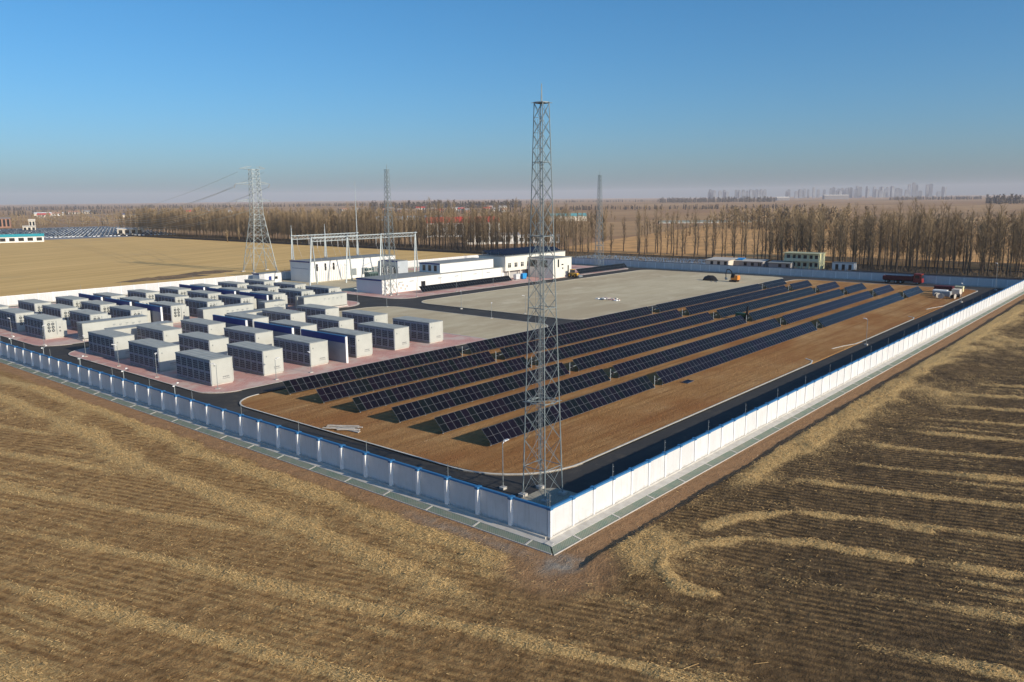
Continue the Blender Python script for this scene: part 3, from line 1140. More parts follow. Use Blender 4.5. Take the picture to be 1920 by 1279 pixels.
CA = [10.45, 18.7, 26.9, 35.8, 44.0, 52.2]
AY = [67.4, 82.4, 97.4]
CB = [11.0, 19.4, 27.3, 35.7, 43.9, 52.0, 60.3, 68.2, 76.2]
BY = [128.2, 142.4, 156.6]
AN = ['nearest the solar panels', 'in the middle row', 'in the back row']
protoA, protoB = make_container('plain'), make_container('fan')
firstA = firstB = True
for j, y in enumerate(AY):
    for i, x in enumerate(CA):
        o = protoA if firstA else copy_tree(protoA)
        firstA = False
        o.location = (x, y, .1)
        tag(o, 'plain-ended battery container, %s from the shaded wall, near block, %s' % (ORD[i], ['front row', 'middle row', 'back row'][j]), 'container', 'plain-ended battery containers')
for j, y in enumerate(BY):
    for i, x in enumerate(CB):
        o = protoB if firstB else copy_tree(protoB)
        firstB = False
        o.location = (x, y, .1)
        tag(o, 'six-fan battery container, %s from the shaded wall, far block, %s' % (ORD[i], ['front row', 'middle row', 'back row'][j]), 'container', 'six-fan battery containers')


def firewall(x, y0, y1, label):
    t = empty('firewall', (x, y0, .1), label, 'wall', 'firewalls between the containers')
    L = y1 - y0
    MB().box(-.14, 0, -.05, .14, L, 3.15).build('slab', FWALL, t)
    MB().box(-.17, -.03, 3.15, .17, L + .03, 4.2).build('blue_band', DBLUE, t)
    MB().box(-.19, -.05, 4.2, .19, L + .05, 4.27).build('coping', BLUE, t)
    MB().box(-.19, -.19, -.05, .19, -.035, 4.195).build('end_post', POSTM, t)


for k, (a, b) in enumerate(((65.6, 77.2), (79.9, 91.2), (94.1, 105.2))):
    firewall(32.4, a, b, 'blue-topped firewall in the near battery block, %s from the solar panels' % ORD[k])
for x, nm in ((31.9, 'third and fourth'), (56.6, 'sixth and seventh')):
    for k, (a, b) in enumerate(((124.8, 136), (138.4, 150.6), (152.6, 164.6))):
        firewall(x, a, b, 'blue-topped firewall, far block, between %s container columns, %s' % (nm, ['front', 'middle', 'back'][k]))


def inverter(x, y, L, label, H=3.3):
    t = empty('inverter_skid', (x, y, .1), label, 'inverter', 'white inverter skids')
    MB().box(-.2, -.1, -.05, L + .2, 2.5, .28).build('plinth', CONC, t)
    MB().box(0, 0, .40, L, 2.4, H - .1).build('body', CBODY, t)
    MB().box(.1, .1, .28, L - .1, 2.3, .40).build('dark_gap_fill', DARK, t)  # near-black block filling the dark gap between plinth and body
    MB().hexa([(-.1, -.1, H - .1), (L + .1, -.1, H - .1), (L + .1, 2.5, H - .1), (-.1, 2.5, H - .1), (-.1, -.1, H - .04), (L + .1, -.1, H - .04), (L + .1, 2.5, H + .02), (-.1, 2.5, H + .02)]).build('roof', CROOF, t)
    for i in range(4):
        m = MB().box(-.03, .15 + i * .56, .6, -.001, .61 + i * .56, H - .4, 0)
        for q in range(6):
            m.box(-.045, .19 + i * .56, .8 + q * .32, -.03, .57 + i * .56, .86 + q * .32, 1)
        m.build('louvre', [STEELD, LOUV], t)
    nd = max(3, int(L / 1.5))
    for i in range(nd):
        m = MB().box(.15 + i * (L - .3) / nd + .03, -.018, .55, .15 + (i + 1) * (L - .3) / nd - .03, -.001, H - .3)
        m.build('door', CBODY, t)
    m = MB()
    for i in range(5):
        xx = L * .45 + i * L * .1
        m.box(xx, -.03, 2.3 - .1 * (i % 2), xx + .5, -.019, 2.45 - .1 * (i % 2))
        m.box(xx, -.03, 2.05, xx + .35, -.019, 2.12)
    m.build('lettering', STEELD, t)
    return t


inverter(15.0, 108.9, 11.3, 'long white inverter skid, back of near block, closest to the shaded wall')
inverter(38.7, 108.9, 11.8, 'long white inverter skid, back of near block, farther from the shaded wall')
inverter(15.0, 121.0, 12.2, 'long white inverter skid before the six-fan containers, closest to the shaded wall')
inverter(38.7, 120.6, 11.7, 'long white inverter skid before the six-fan containers, middle one')
inverter(63.6, 120.8, 12.3, 'long white inverter skid at the roundabout tip of the paved yard')
inverter(53.0, 120.2, 5.2, 'short white inverter box with grey louvred end before the containers')
c = empty('electrical_cabinet', (65.6, 126.4, .1), 'narrow white electrical cabinet standing behind an inverter skid', 'cabinet')
MB().box(-.1, -.1, -.05, .8, .9, .15).build('plinth', CONC, c)
MB().box(0, 0, .15, .7, .8, 2.9).box(-.05, -.05, 2.9, .75, .85, 2.96).build('body', CBODY, c)
MB().box(.05, -.015, .3, .65, -.001, 2.7).build('door', CBODY, c)

# ------------------------------------------------------------------ substation buildings
def parapet_box(t, x0, y0, x1, y1, z0, z1, wall_m=WHITE, trim=True, names=('wall', 'roof')):
    MB().box(x0, y0, z0, x1, y1, z1).build(names[0], wall_m, t)
    r = MB().box(x0 - .12, y0 - .12, z1, x1 + .12, y1 + .12, z1 + .12, 0)
    r.face([(x0 + .3, y0 + .3, z1 + .124), (x1 - .3, y0 + .3, z1 + .124), (x1 - .3, y1 - .3, z1 + .124), (x0 + .3, y1 - .3, z1 + .124)], 0)
    ro = r.build(names[1], BROOF, t)
    if trim:
        k = MB().box(x0 - .16, y0 - .1, z1 - .22, x0 - .122, y1 + .1, z1 + .16)
        k.build('blue_trim', DBLUE, t)
    return ro


b = empty('substation_building', (96.7, 132.2, .1), 'long low white switchgear building with raised upper storey and dark door', 'building')
parapet_box(b, 0, 0, 50.2, 10.8, -.05, 3.75)
parapet_box(b, 23.6, 1.6, 47.0, 10.4, 3.875, 6.5, names=('upper_wall', 'upper_roof'))
d = MB().box(14.4, -.05, 0, 16.0, -.001, 2.35, 0).build('door', [DARK], b)
MB().box(14.3, -.09, 2.35, 16.1, -.001, 2.45).build('door_hood', WHITE, b)
for i, x in enumerate((6, 10, 21, 28, 36, 42)):
    MB().box(x, -.03, 2.6, x + 1.6, -.001, 2.8).build('vent', STEELD, b)
for i in range(3):
    MB().box(23.57, 3 + i * 2.4, 4.3, 23.599, 4.2 + i * 2.4, 6.0).build('window', GLASS, b)
for x in (4, 13, 22, 31, 40, 49):
    MB().tube((x, -.1, .1), (x, -.1, 3.7), .06, 5).build('downpipe', WHITE, b)
m = MB()
for i in range(12):
    x = .6 + i * .75
    m.box(x, -.16, .5 + (i * 7 % 5) * .35, x + .35, -.001, 1.0 + (i * 7 % 5) * .4)
m.build('wall_box', CONC, b)

b = empty('transformer_hall', (104, 174.5, .1), 'tall white hall with blue trim behind the steel gantry', 'building')
parapet_box(b, 0, 0, 35, 10.5, -.05, 6.35)
for i in range(3):
    MB().box(2.2 + i * 3.2, -.04, 3.4, 2.9 + i * 3.2, -.001, 5.6).build('vent', DARK, b)
for i in range(9):
    x = 1.2 + i * 1.5
    m = MB().tube((x, -.9, .1), (x, -.9, 4.3), .07, 5).tube((x, -.9, 4.3), (x, -.05, 4.9), .05, 4)
    m.build('conduit', INSUL, b)
MB().box(-.05, 1, 4.1, -.001, 9.5, 4.2).build('blue_trim', DBLUE, b)
for i in range(4):
    MB().box(15.5 + i * 4.6, -.03, 1.0, 18 + i * 4.6, -.001, 3.2).build('louvre', STEELD, b)

b = empty('control_block', (131.5, 165.0, .1), 'shaded grey block with blue roof edge right of the gantry', 'building')
parapet_box(b, 0, 0, 4.5, 8.6, -.05, 5.2, wall_m=M('grey_block_wall', (.42, .46, .50), .7, .06, .5))
for i in range(3):
    MB().box(-.03, 1 + i * 2.6, 1.2, -.001, 2.6 + i * 2.6, 3.4).build('window', GLASS, b)

b = empty('guard_hut', (92.2, 184.2, .1), 'small white hut with grey roof beneath the transmission pylon', 'building')
parapet_box(b, 0, 0, 7.8, 3.6, -.05, 3.0)
MB().box(3.2, -.04, 0, 4.2, -.001, 2.1).build('door', DBLUE, b)
MB().box(5.4, -.03, 1.1, 6.4, -.001, 1.9).build('window', GLASS, b)

# transformer in front of the hall
t = empty('power_transformer', (116.5, 160.5, .1), 'dark green power transformer with radiators beside the gantry', 'transformer')
MB().box(-2.4, -1.5, -.05, 2.4, 1.5, .5).build('base', CONC, t)
MB().box(-1.8, -1.1, .5, 1.8, 1.1, 3.1).build('tank', TRAFO, t)
for i in range(6):
    MB().box(-1.7 + i * .6, -1.75, .8, -1.5 + i * .6, -1.12, 2.7).build('radiator', TRAFO, t)
MB().tube((-1.6, .7, 3.9), (1.6, .7, 3.9), .42, 10).build('conservator', TRAFO, t)
for i in range(3):
    MB().tube((-1.1 + i * 1.1, -.2, 3.1), (-1.1 + i * 1.1, -.3, 4.7), .13, 7, r1=.07).build('bushing', INSUL, t)
for i in range(6):
    x = 121 + (i % 3) * 2.2
    y = 158 + (i // 3) * 5
    t = empty('circuit_breaker', (x, y, .1), 'grey breaker post %s, %s line right of the transformer' % (['left', 'middle', 'right'][i % 3], ['front', 'rear'][i // 3]), 'switchgear', 'breaker posts beside the transformer')
    MB().tube((0, 0, -.05), (0, 0, 2.2), .16, 6).build('pedestal', STEEL, t)
    MB().tube((0, 0, 2.2), (0, 0, 3.9), .17, 8, r1=.12).build('insulator', INSUL, t)
    MB().box(-.5, -.12, 3.9, .5, .12, 4.15).build('head', STEELD, t)

# office block
b = empty('office_building', (146.3, 131.0, .1), 'two-storey cream office with five windows and solar panels on its roof', 'building')
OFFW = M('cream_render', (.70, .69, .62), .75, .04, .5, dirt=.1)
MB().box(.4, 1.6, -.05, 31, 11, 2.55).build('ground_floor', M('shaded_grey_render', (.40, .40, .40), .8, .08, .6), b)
MB().box(0, 0, 2.55, 31.4, 11.4, 7.1).build('upper_wall', OFFW, b)
MB().box(-.15, -.15, 7.1, 31.55, 11.55, 7.32).build('roof', BROOF, b)
for i in range(5):
    x = 1.3 + i * 3.15
    w = MB().box(x, -.04, 3.65, x + 1.35, -.001, 5.0, 0).build('window', [GLASS], b)
    MB().box(x - .08, -.075, 3.55, x + 1.43, -.041, 3.64).box(x - .08, -.075, 5.01, x + 1.43, -.041, 5.1).box(x + .62, -.075, 3.65, x + .72, -.041, 5.0).box(x, -.075, 4.5, x + 1.35, -.041, 4.58).build('frame', OFFW, w)
for i in range(5):
    MB().box(2 + i * 5.6, .25, -.05, 2.35 + i * 5.6, .6, 2.549).build('column', OFFW, b)
rp = MB()
for r_ in range(3):
    for i in range(28):
        x, y = .6 + i * 1.06, 1.0 + r_ * 3.3
        rp.hexa([(x, y, 7.6), (x + 1.0, y, 7.6), (x + 1.0, y + 2.8, 8.7), (x, y + 2.8, 8.7), (x, y, 7.64), (x + 1.0, y, 7.64), (x + 1.0, y + 2.8, 8.74), (x, y + 2.8, 8.74)], 0)
    for i in range(8):
        rp.tube((.8 + i * 4.1, 1.2 + r_ * 3.3, 7.32), (.8 + i * 4.1, 1.2 + r_ * 3.3, 7.68), .04, 4, 1).tube((.8 + i * 4.1, 3.6 + r_ * 3.3, 7.32), (.8 + i * 4.1, 3.6 + r_ * 3.3, 8.6), .04, 4, 1)
stuff(rp.build('roof_solar_panels', [CELL, STEEL], b))
# front wing
MB().box(11.2, -10.3, -.05, 21.0, .0 - .02, 6.2).build('wing_wall', OFFW, b)
MB().box(11.05, -10.45, 6.2, 21.15, -.16, 6.4).build('wing_roof', BROOF, b)
MB().box(13.6, -10.36, 3.4, 14.3, -10.301, 5.9).build('window', GLASS, b)
MB().box(18.9, -10.36, .05, 19.5, -10.301, 3.7).build('window', GLASS, b)
MB().box(15.6, -10.36, 3.9, 16.6, -10.301, 4.3).build('window', GLASS, b)
MB().box(16.0, -10.36, 2.6, 16.5, -10.301, 3.2).build('window', GLASS, b)
for i in range(2):
    MB().box(11.14, -8 + i * 4.2, 3.4, 11.199, -5 + i * 4.2, 5.6).build('window', GLASS, b)
for i, (x, y, mt, nm) in enumerate(((150.0, 127.0, BLUEP, 'bright blue'), (147.2, 127.4, M('pale_grey_panel', (.55, .58, .6), .5, .1, 1), 'pale grey'))):
    t = empty('waste_bin', (x, y, .1), '%s skip bin standing before the office' % nm, 'bin')
    MB().hexa([(.15, .1, .12), (1.95, .1, .12), (1.95, 1.1, .12), (.15, 1.1, .12), (0, 0, 1.5), (2.1, 0, 1.5), (2.1, 1.2, 1.5), (0, 1.2, 1.5)]).build('body', mt, t)
    MB().hexa([(-.05, -.05, 1.5), (2.15, -.05, 1.5), (2.15, 1.25, 1.5), (-.05, 1.25, 1.5), (.1, 0, 1.75), (2, 0, 1.75), (2, .7, 1.85), (.1, .7, 1.85)]).build('lid', mt, t)
    MB().box(.3, .2, -.0, .5, 1.0, .12).box(1.6, .2, -.0, 1.8, 1.0, .12).build('skid', DARK, t)

# ------------------------------------------------------------------ gantries
def beam(m, a, b, s=.9, n=None):
    a, b = Vector(a), Vector(b)
    d = b - a
    n = n or max(3, int(d.length / 1.3))
    off = [Vector((0, -s, 0)), Vector((0, s, 0)), Vector((0, 0, -s * 1.3))]
    for o in off:
        m.tube(a + o, b + o, .12, 4)
    for i in range(n):
        p0, p1 = a + d * (i / n), a + d * ((i + 1) / n)
        for k in range(3):
            m.tube(p0 + off[k], p1 + off[(k + 1) % 3], .06, 4)
    return m


def gantry(loc, label, posts, zb, rods, spread):
    t = empty('steel_gantry', loc, label, 'gantry')
    for i, x in enumerate(posts):
        for sx, sy in ((-spread, -spread * .8), (spread, spread * .8)):
            MB().tube((x + sx, sy, -.05), (x + sx * .06, sy * .06, zb), .24, 7, r1=.18).build('leg', STEEL, t)
        MB().tube((x - spread * .5, -spread * .4, zb * .5), (x + spread * .5, spread * .4, zb * .5), .06, 4).build('cross_tie', STEEL, t)
        MB().box(x - .35, -.35, zb - .2, x + .35, .35, zb + .2).build('cap_plate', STEEL, t)
        if rods[i]:
            MB().tube((x, 0, zb), (x, 0, rods[i]), .2, 6, r1=.06).build('lightning_rod', STEEL, t)
    for a, b in zip(posts[:-1], posts[1:]):
        beam(MB(), (a, 0, zb), (b, 0, zb)).build('truss_beam', STEEL, t)
    for i in range(6):
        x = posts[0] + 2.2 + i * (posts[-1] - posts[0] - 4) / 5
        m = MB().tube((x, .2, zb - .7), (x, .2, zb - 3.2), .08, 6)
        for q in range(6):
            m.tube((x, .2, zb - 1.0 - q * .34), (x, .2, zb - 1.1 - q * .34), .15, 6)
        m.tube((x, .2, zb - 3.2), (x + 1.2, -1.5, 4.6), .025, 4)
        m.build('insulator_string', INSUL, t)
    return t


gantry((100.0, 167.5, .1), 'front steel gantry of A-frames with lattice beam over the switchgear', [0, 13.4, 27.0, 42.0], 14.2, [0, 0, 0, 0], 3.1)
gantry((107.0, 187.8, .1), 'rear steel gantry with lightning rods and tall mast behind white hall', [0, 13.0, 26.5], 14.0, [17.4, 17.4, 31.5], 1.5)


# ------------------------------------------------------------------ transmission pylon and lines
PY = Vector((117.8, 224.3, -.05))
pt = empty('transmission_pylon', PY, 'large steel transmission pylon standing in the tan field', 'pylon', None, math.radians(-8))


def pw(z):
    return 4.5 + (1.75 - 4.5) * min(z, 20.5) / 20.5 if z < 20.5 else 1.75 + (1.35 - 1.75) * (z - 20.5) / 16


def pc(k, z):
    w = pw(z)
    return ((-w, w, w, -w)[k % 4], (-w, -w, w, w)[k % 4], z)


for k in range(4):
    MB().tube(pc(k, -.2), pc(k, 20.5), .17, 6, r1=.13).tube(pc(k, 20.5), pc(k, 36.4), .13, 6, r1=.09).build('leg', PYST, pt)
    x, y, _ = pc(k, 0)
    MB().box(x - .6, y - .6, -.4, x + .6, y + .6, .3).build('footing', CONC, pt)
zl = [0, 8.5, 13.2, 16.6, 18.8, 20.5, 23, 25.2, 27.4, 29.4, 31.3, 33.1, 34.8, 36.4]
for a, b in zip(zl[:-1], zl[1:]):
    for k in range(4):
        m = MB()
        if a == 0:
            mid = tuple((p + q) / 2 for p, q in zip(pc(k, b), pc(k + 1, b)))
            m.tube(pc(k, 0), mid, .07, 4).tube(pc(k + 1, 0), mid, .07, 4)
            for f in (.33, .66):
                for kk in (k, k + 1):
                    e = tuple(p + (q - p) * f for p, q in zip(pc(kk, 0), mid))
                    m.tube(pc(kk, b * f), e, .045, 4)
                    m.tube(pc(kk, b * (f + .15)), e, .045, 4)
        else:
            m.tube(pc(k, a), pc(k + 1, b), .06, 4).tube(pc(k + 1, a), pc(k, b), .06, 4)
        m.tube(pc(k, b), pc(k + 1, b), .06, 4)
        m.build('bracing', PYST, pt)
ARMS = [(25.0, 5.4), (31.0, 5.6), (36.3, 4.0)]
for z, L in ARMS:
    for s in (-1, 1):
        w = pw(z)
        m = MB()
        tip = (s * (w + L * (.75 if s > 0 else 1)), 0, z + .3)
        for yy in (-w, w):
            m.tube((s * w, yy, z), tip, .07, 4).tube((s * w, yy, z + 1.1), tip, .07, 4)
            for f in (.3, .6):
                m.tube((s * w + (tip[0] - s * w) * f, yy * (1 - f), z + .09 * 0 + .3 * f), (s * w + (tip[0] - s * w) * (f - .25), yy * (1.25 - f), z + 1.1 - .8 * (f - .25)), .04, 4)
        m.tube((s * w, -w, z), (s * w, w, z), .06, 4)
        m.build('crossarm', PYST, pt)
        if z < 36:
            MB().tube((tip[0], 0, tip[2]), (tip[0] - .1, .9, tip[2] - 1.3), .11, 6).build('insulator', INSUL, pt)

ra = math.radians(-8)
for z, L in ARMS:
    for s in (-1, 1):
        tx = s * (pw(z) + L * (.75 if s > 0 else 1))
        a = Vector((PY.x + tx * math.cos(ra), PY.y + tx * math.sin(ra) + 1.0, z - .9))
        for q in ((0,) if z > 36 else (0, 1)):
            bpt = Vector((a.x + 120 + 14 * s, a.y + 520, 15 + z * .32))
            m = MB()
            pts = []
            for i in range(25):
                f = i / 24
                p = a.lerp(bpt, f)
                p.z -= 4 * (14 if q == 0 else 15.2) * f * (1 - f)
                pts.append(p)
            for p0, p1 in zip(pts[:-1], pts[1:]):
                m.tube(p0, p1, .045, 3)
            tag(m.build('power_line', STEEL), '%s sagging leftwards from the %s %s arm of the pylon' % ('thin earth wire' if z > 36 else ('upper conductor', 'lower conductor')[q], {25.0: 'lowest', 31.0: 'middle'}.get(z, 'top'), 'left' if s < 0 else 'right'), 'cable', 'power conductors from the pylon')
# earth heap round the pylon
for k, (x, y, sx, sy, h) in enumerate(((84, 228, 16, 4.5, .9), (104, 236, 10, 5, .7), (127, 214, 8, 4, .8))):
    n = 18
    m = MB()
    rings = []
    for r_ in (1.0, .7, .4):
        rings.append([(x + sx * r_ * math.cos(2 * math.pi * i / n) * (1 + .18 * math.sin(i * 3.1 + k)), y + sy * r_ * math.sin(2 * math.pi * i / n) * (1 + .2 * math.cos(i * 2.3)), -.06 + h * (1 - r_) * (1.1 + .5 * math.sin(i * 1.7))) for i in range(n)])
    for a, b in zip(rings[:-1], rings[1:]):
        for i in range(n):
            m.face([a[i], a[(i + 1) % n], b[(i + 1) % n], b[i]])
    m.face(rings[-1])
    structure(m.build('earth_heap', M('dug_earth', (.13, .095, .06), .95, .3, .8, bump=.8)))


# ------------------------------------------------------------------ lamp posts, camera poles
def lamp_post(x, y, h, label, arm=.3, rz=0.0):
    t = empty('lamp_post', (x, y, .09), label, 'lamp post', 'site lamp posts', rz)
    MB().box(-.25, -.25, -.1, .25, .25, .12).build('base', CONC, t)
    MB().tube((0, 0, .1), (0, 0, h), .045, 6, r1=.035).build('pole', STEELD, t)
    MB().tube((0, 0, h - .1), (arm, 0, h + .12), .035, 5).build('arm', POSTM, t)
    MB().hexa([(arm - .1, -.12, h + .05), (arm + .45, -.12, h + .09), (arm + .45, .12, h + .09), (arm - .1, .12, h + .05), (arm - .1, -.12, h + .14), (arm + .45, -.12, h + .17), (arm + .45, .12, h + .17), (arm - .1, .12, h + .14)]).build('lamp_head', WHITE, t)
    return t


LP = [(6.0, 9.9, 4.2, 'lone lamp post beside the corner lattice tower'), (8.7, 104.5, 3.4, 'lamp post at the rear tip of the near battery yard'),
      (8.6, 92.0, 3.4, 'lamp post on the near yard edge, third from the solar field'), (8.5, 79.3, 3.4, 'lamp post on the near yard edge, second from the solar field'),
      (10.2, 65.4, 3.4, 'lamp post on the near yard corner, closest to the solar field'), (8.8, 122.6, 3.4, 'lamp post on the near corner of the far battery yard'),
      (8.6, 138.0, 3.4, 'lamp post on the edge of the far battery yard'), (18.5, 64.0, 3.0, 'lamp post before the second container of the front row'),
      (24.5, 64.0, 3.0, 'lamp post before the third container of the front row'),
      (80.4, 122.4, 3.6, 'lamp post on the roundabout tip of the paved yard'), (88.9, 95.0, 4.0, 'lamp post on the concrete yard edge, farther from solar field'),
      (91.2, 77.5, 4.0, 'lamp post on the concrete yard edge, nearer the solar field'), (81.6, 79.0, 3.2, 'lamp post beside the gravel apron, nearer the solar field'),
      (80.4, 111.5, 3.0, 'lamp post at the roundabout end of the gravel apron'), (98.5, 120.6, 3.8, 'lamp post on the red paving before the white building'),
      (97.5, 6.9, 4.4, 'lamp post on the perimeter road beside the second driveway'), (168.5, 6.9, 4.4, 'lamp post on the perimeter road near material stacks'),
      (201, 5.4, 7.0, 'tall lamp post at the far right corner of the site'), (128, 119.9, 3.4, 'lamp post at the end of the single solar row'), (113, 120.0, 3.4, 'lamp post on the paving beside the dark doorway')]
for i, (x, y, h, lb) in enumerate(LP):
    lamp_post(x, y, h, lb, rz=(i * 1.3) % 3)
for i, y in enumerate((114.4, 100.5, 86.8, 72.9, 59.0)):
    t = empty('camera_pole', (1.0, y, .0), 'white security camera pole inside the shaded wall, %s from the left' % ORD[i], 'camera pole', 'camera poles along the shaded wall')
    MB().box(-.22, -.22, -.1, .22, .22, .15).build('base', CONC, t)
    MB().tube((0, 0, .1), (0, 0, 3.3), .04, 6).build('pole', STEEL, t)
    MB().tube((0, 0, 3.1), (.5, .25, 3.4), .025, 5).tube((0, 0, 3.0), (-.3, -.35, 3.25), .025, 5).build('arm', STEEL, t)
    MB().box(.4, .15, 3.36, .65, .32, 3.5).build('camera_head', WHITE, t)
    MB().box(-.42, -.45, 3.18, -.22, -.28, 3.32).build('camera_head', WHITE, t)
    MB().box(-.16, .07, 1.3, .16, .28, 1.85).build('control_box', CBODY, t)

# ------------------------------------------------------------------ machines, truck, stacks
def tube_path(m, pts, r, n=6, mi=0):
    for a, b in zip(pts[:-1], pts[1:]):
        m.tube(a, b, r, n, mi)
    return m


e = empty('excavator', (180.6, 70.2, .1), 'orange excavator with raised black arm on the concrete yard', 'excavator')
for sx in (-1, 1):
    m = MB()
    prof = [(-1.25, .25), (-1.0, .0), (1.0, .0), (1.25, .25), (1.0, .55), (-1.0, .55)]
    m.v += [(sx * .8 - .22, y, z) for y, z in prof] + [(sx * .8 + .22, y, z) for y, z in prof]
    m.f += [tuple(range(6))[::-1], tuple(range(6, 12))] + [(i, (i + 1) % 6, 6 + (i + 1) % 6, 6 + i) for i in range(6)]
    m.mi += [0] * 8
    m.build('track', RUBBER, e)
MB().box(-.95, -1.45, .65, .95, .7, 1.25).build('chassis', ORANGE, e)
MB().hexa([(-.95, -1.5, 1.25), (.95, -1.5, 1.25), (.95, -.35, 1.25), (-.95, -.35, 1.25), (-.85, -1.35, 1.95), (.85, -1.35, 1.95), (.85, -.45, 1.95), (-.85, -.45, 1.95)]).build('engine_cover', ORANGE, e)
MB().hexa([(-.95, -.34, 1.25), (.1, -.34, 1.25), (.1, .75, 1.25), (-.95, .75, 1.25), (-.85, -.3, 2.5), (.05, -.3, 2.5), (.05, .55, 2.5), (-.85, .55, 2.5)]).build('cab', [DARK], e)
tube_path(MB(), [(.45, .6, 1.3), (.45, 1.1, 2.9), (.45, 1.9, 3.6), (.45, 2.7, 3.45)], .16, 6).build('boom', DARK, e)
tube_path(MB(), [(.45, 2.65, 3.5), (.45, 2.95, 2.3), (.45, 2.85, 1.1)], .12, 6).build('stick', DARK, e)
MB().hexa([(.1, 2.4, .5), (.8, 2.4, .5), (.8, 3.0, .45), (.1, 3.0, .45), (.1, 2.6, 1.1), (.8, 2.6, 1.1), (.8, 3.1, 1.15), (.1, 3.1, 1.15)]).build('bucket', STEELD, e)

e = empty('backhoe_loader', (164.8, 118.0, .1), 'yellow wheel loader parked beside the office wing', 'loader')
for x, y, r in ((-.75, -1.1, .5), (.75, -1.1, .5), (-.75, 1.0, .62), (.75, 1.0, .62)):
    w = MB().tube((x - .17, y, r), (x + .17, y, r), r, 12).build('wheel', RUBBER, e)
    MB().tube((x - .19, y, r), (x + .19, y, r), r * .5, 8).build('rim', YELLOW, w)
MB().hexa([(-.55, -1.7, .6), (.55, -1.7, .6), (.55, 1.5, .6), (-.55, 1.5, .6), (-.5, -1.6, 1.35), (.5, -1.6, 1.35), (.5, 1.5, 1.5), (-.5, 1.5, 1.5)]).build('body', YELLOW, e)
MB().hexa([(-.6, -.2, 1.4), (.6, -.2, 1.4), (.6, 1.1, 1.4), (-.6, 1.1, 1.4), (-.55, -.05, 2.4), (.55, -.05, 2.4), (.55, 1.0, 2.4), (-.55, 1.0, 2.4)]).build('cab', GLASS, e)
MB().box(-.66, -.15, 2.4, .66, 1.15, 2.5).build('cab_roof', YELLOW, e)
for sx in (-.5, .5):
    tube_path(MB(), [(sx, -.3, 1.3), (sx, -1.6, 1.25), (sx, -2.4, .55)], .1, 5).build('loader_arm', YELLOW, e)
MB().hexa([(-.95, -2.9, .1), (.95, -2.9, .1), (.95, -2.2, .1), (-.95, -2.2, .1), (-.95, -3.0, .5), (.95, -3.0, .5), (.95, -2.3, .85), (-.95, -2.3, .85)]).build('bucket', STEELD, e)

e = empty('dump_truck', (202.6, 24.2, .1), 'red truck with long maroon open bed behind the solar rows', 'truck')
for y in (.9, 5.4, 6.7, 9.2):
    for x in (.25, 2.2):
        w = MB().tube((x - .17, y, .52), (x + .17, y, .52), .52, 12).build('wheel', RUBBER, e)
        MB().tube((x - .19, y, .52), (x + .19, y, .52), .24, 8).build('rim', STEEL, w)
MB().box(.35, -.1, .75, 2.1, 10.2, 1.05).build('chassis', DARK, e)
MB().hexa([(.02, -.25, .55), (2.43, -.25, .55), (2.43, 2.05, .55), (.02, 2.05, .55), (.05, 0, 3.0), (2.4, 0, 3.0), (2.4, 2.0, 3.0), (.05, 2.0, 3.0)]).build('cab', RED, e)
MB().hexa([(.2, -.20, 1.75), (2.25, -.20, 1.75), (2.25, -.02, 1.75), (.2, -.02, 1.75), (.2, -.08, 2.7), (2.25, -.08, 2.7), (2.25, .08, 2.7), (.2, .08, 2.7)]).build('windscreen', GLASS, e)
for x0, x1 in ((-.01, .04), (2.41, 2.46)):
    MB().box(x0, .5, 1.75, x1, 1.6, 2.6).build('door_window', GLASS, e)
bd = MB().box(0, 2.3, 1.05, 2.45, 10.3, 1.15).box(0, 2.3, 1.15, .08, 10.3, 2.1).box(2.37, 2.3, 1.15, 2.45, 10.3, 2.1).box(.08, 2.3, 1.15, 2.37, 2.4, 2.4).box(.08, 10.2, 1.15, 2.37, 10.3, 2.1)
for i in range(7):
    bd.box(-.05, 2.9 + i * 1.15, 1.05, -.001, 3.0 + i * 1.15, 2.1)
bd.build('bed', MAROON, e)


def dome(name, x, y, rx, ry, h, mat, label, cat, seed=0, rz=0):
    rr = random.Random(seed)
    n, k = 16, 5
    m = MB()
    rings = []
    for j in range(k):
        a = math.pi / 2 * j / k
        rings.append([(rx * math.cos(a) * math.cos(2 * math.pi * i / n) * rr.uniform(.9, 1.1), ry * math.cos(a) * math.sin(2 * math.pi * i / n) * rr.uniform(.9, 1.1), h * math.sin(a) * rr.uniform(.9, 1.1)) for i in range(n)])
    for a, b in zip(rings[:-1], rings[1:]):
        for i in range(n):
            m.face([a[i], a[(i + 1) % n], b[(i + 1) % n], b[i]])
    for i in range(n):
        m.face([rings[-1][i], rings[-1][(i + 1) % n], (0, 0, h)])
    o = m.build(name, mat, None, (x, y, .09))
    o.rotation_euler.z = rz
    return tag(o, label, cat)


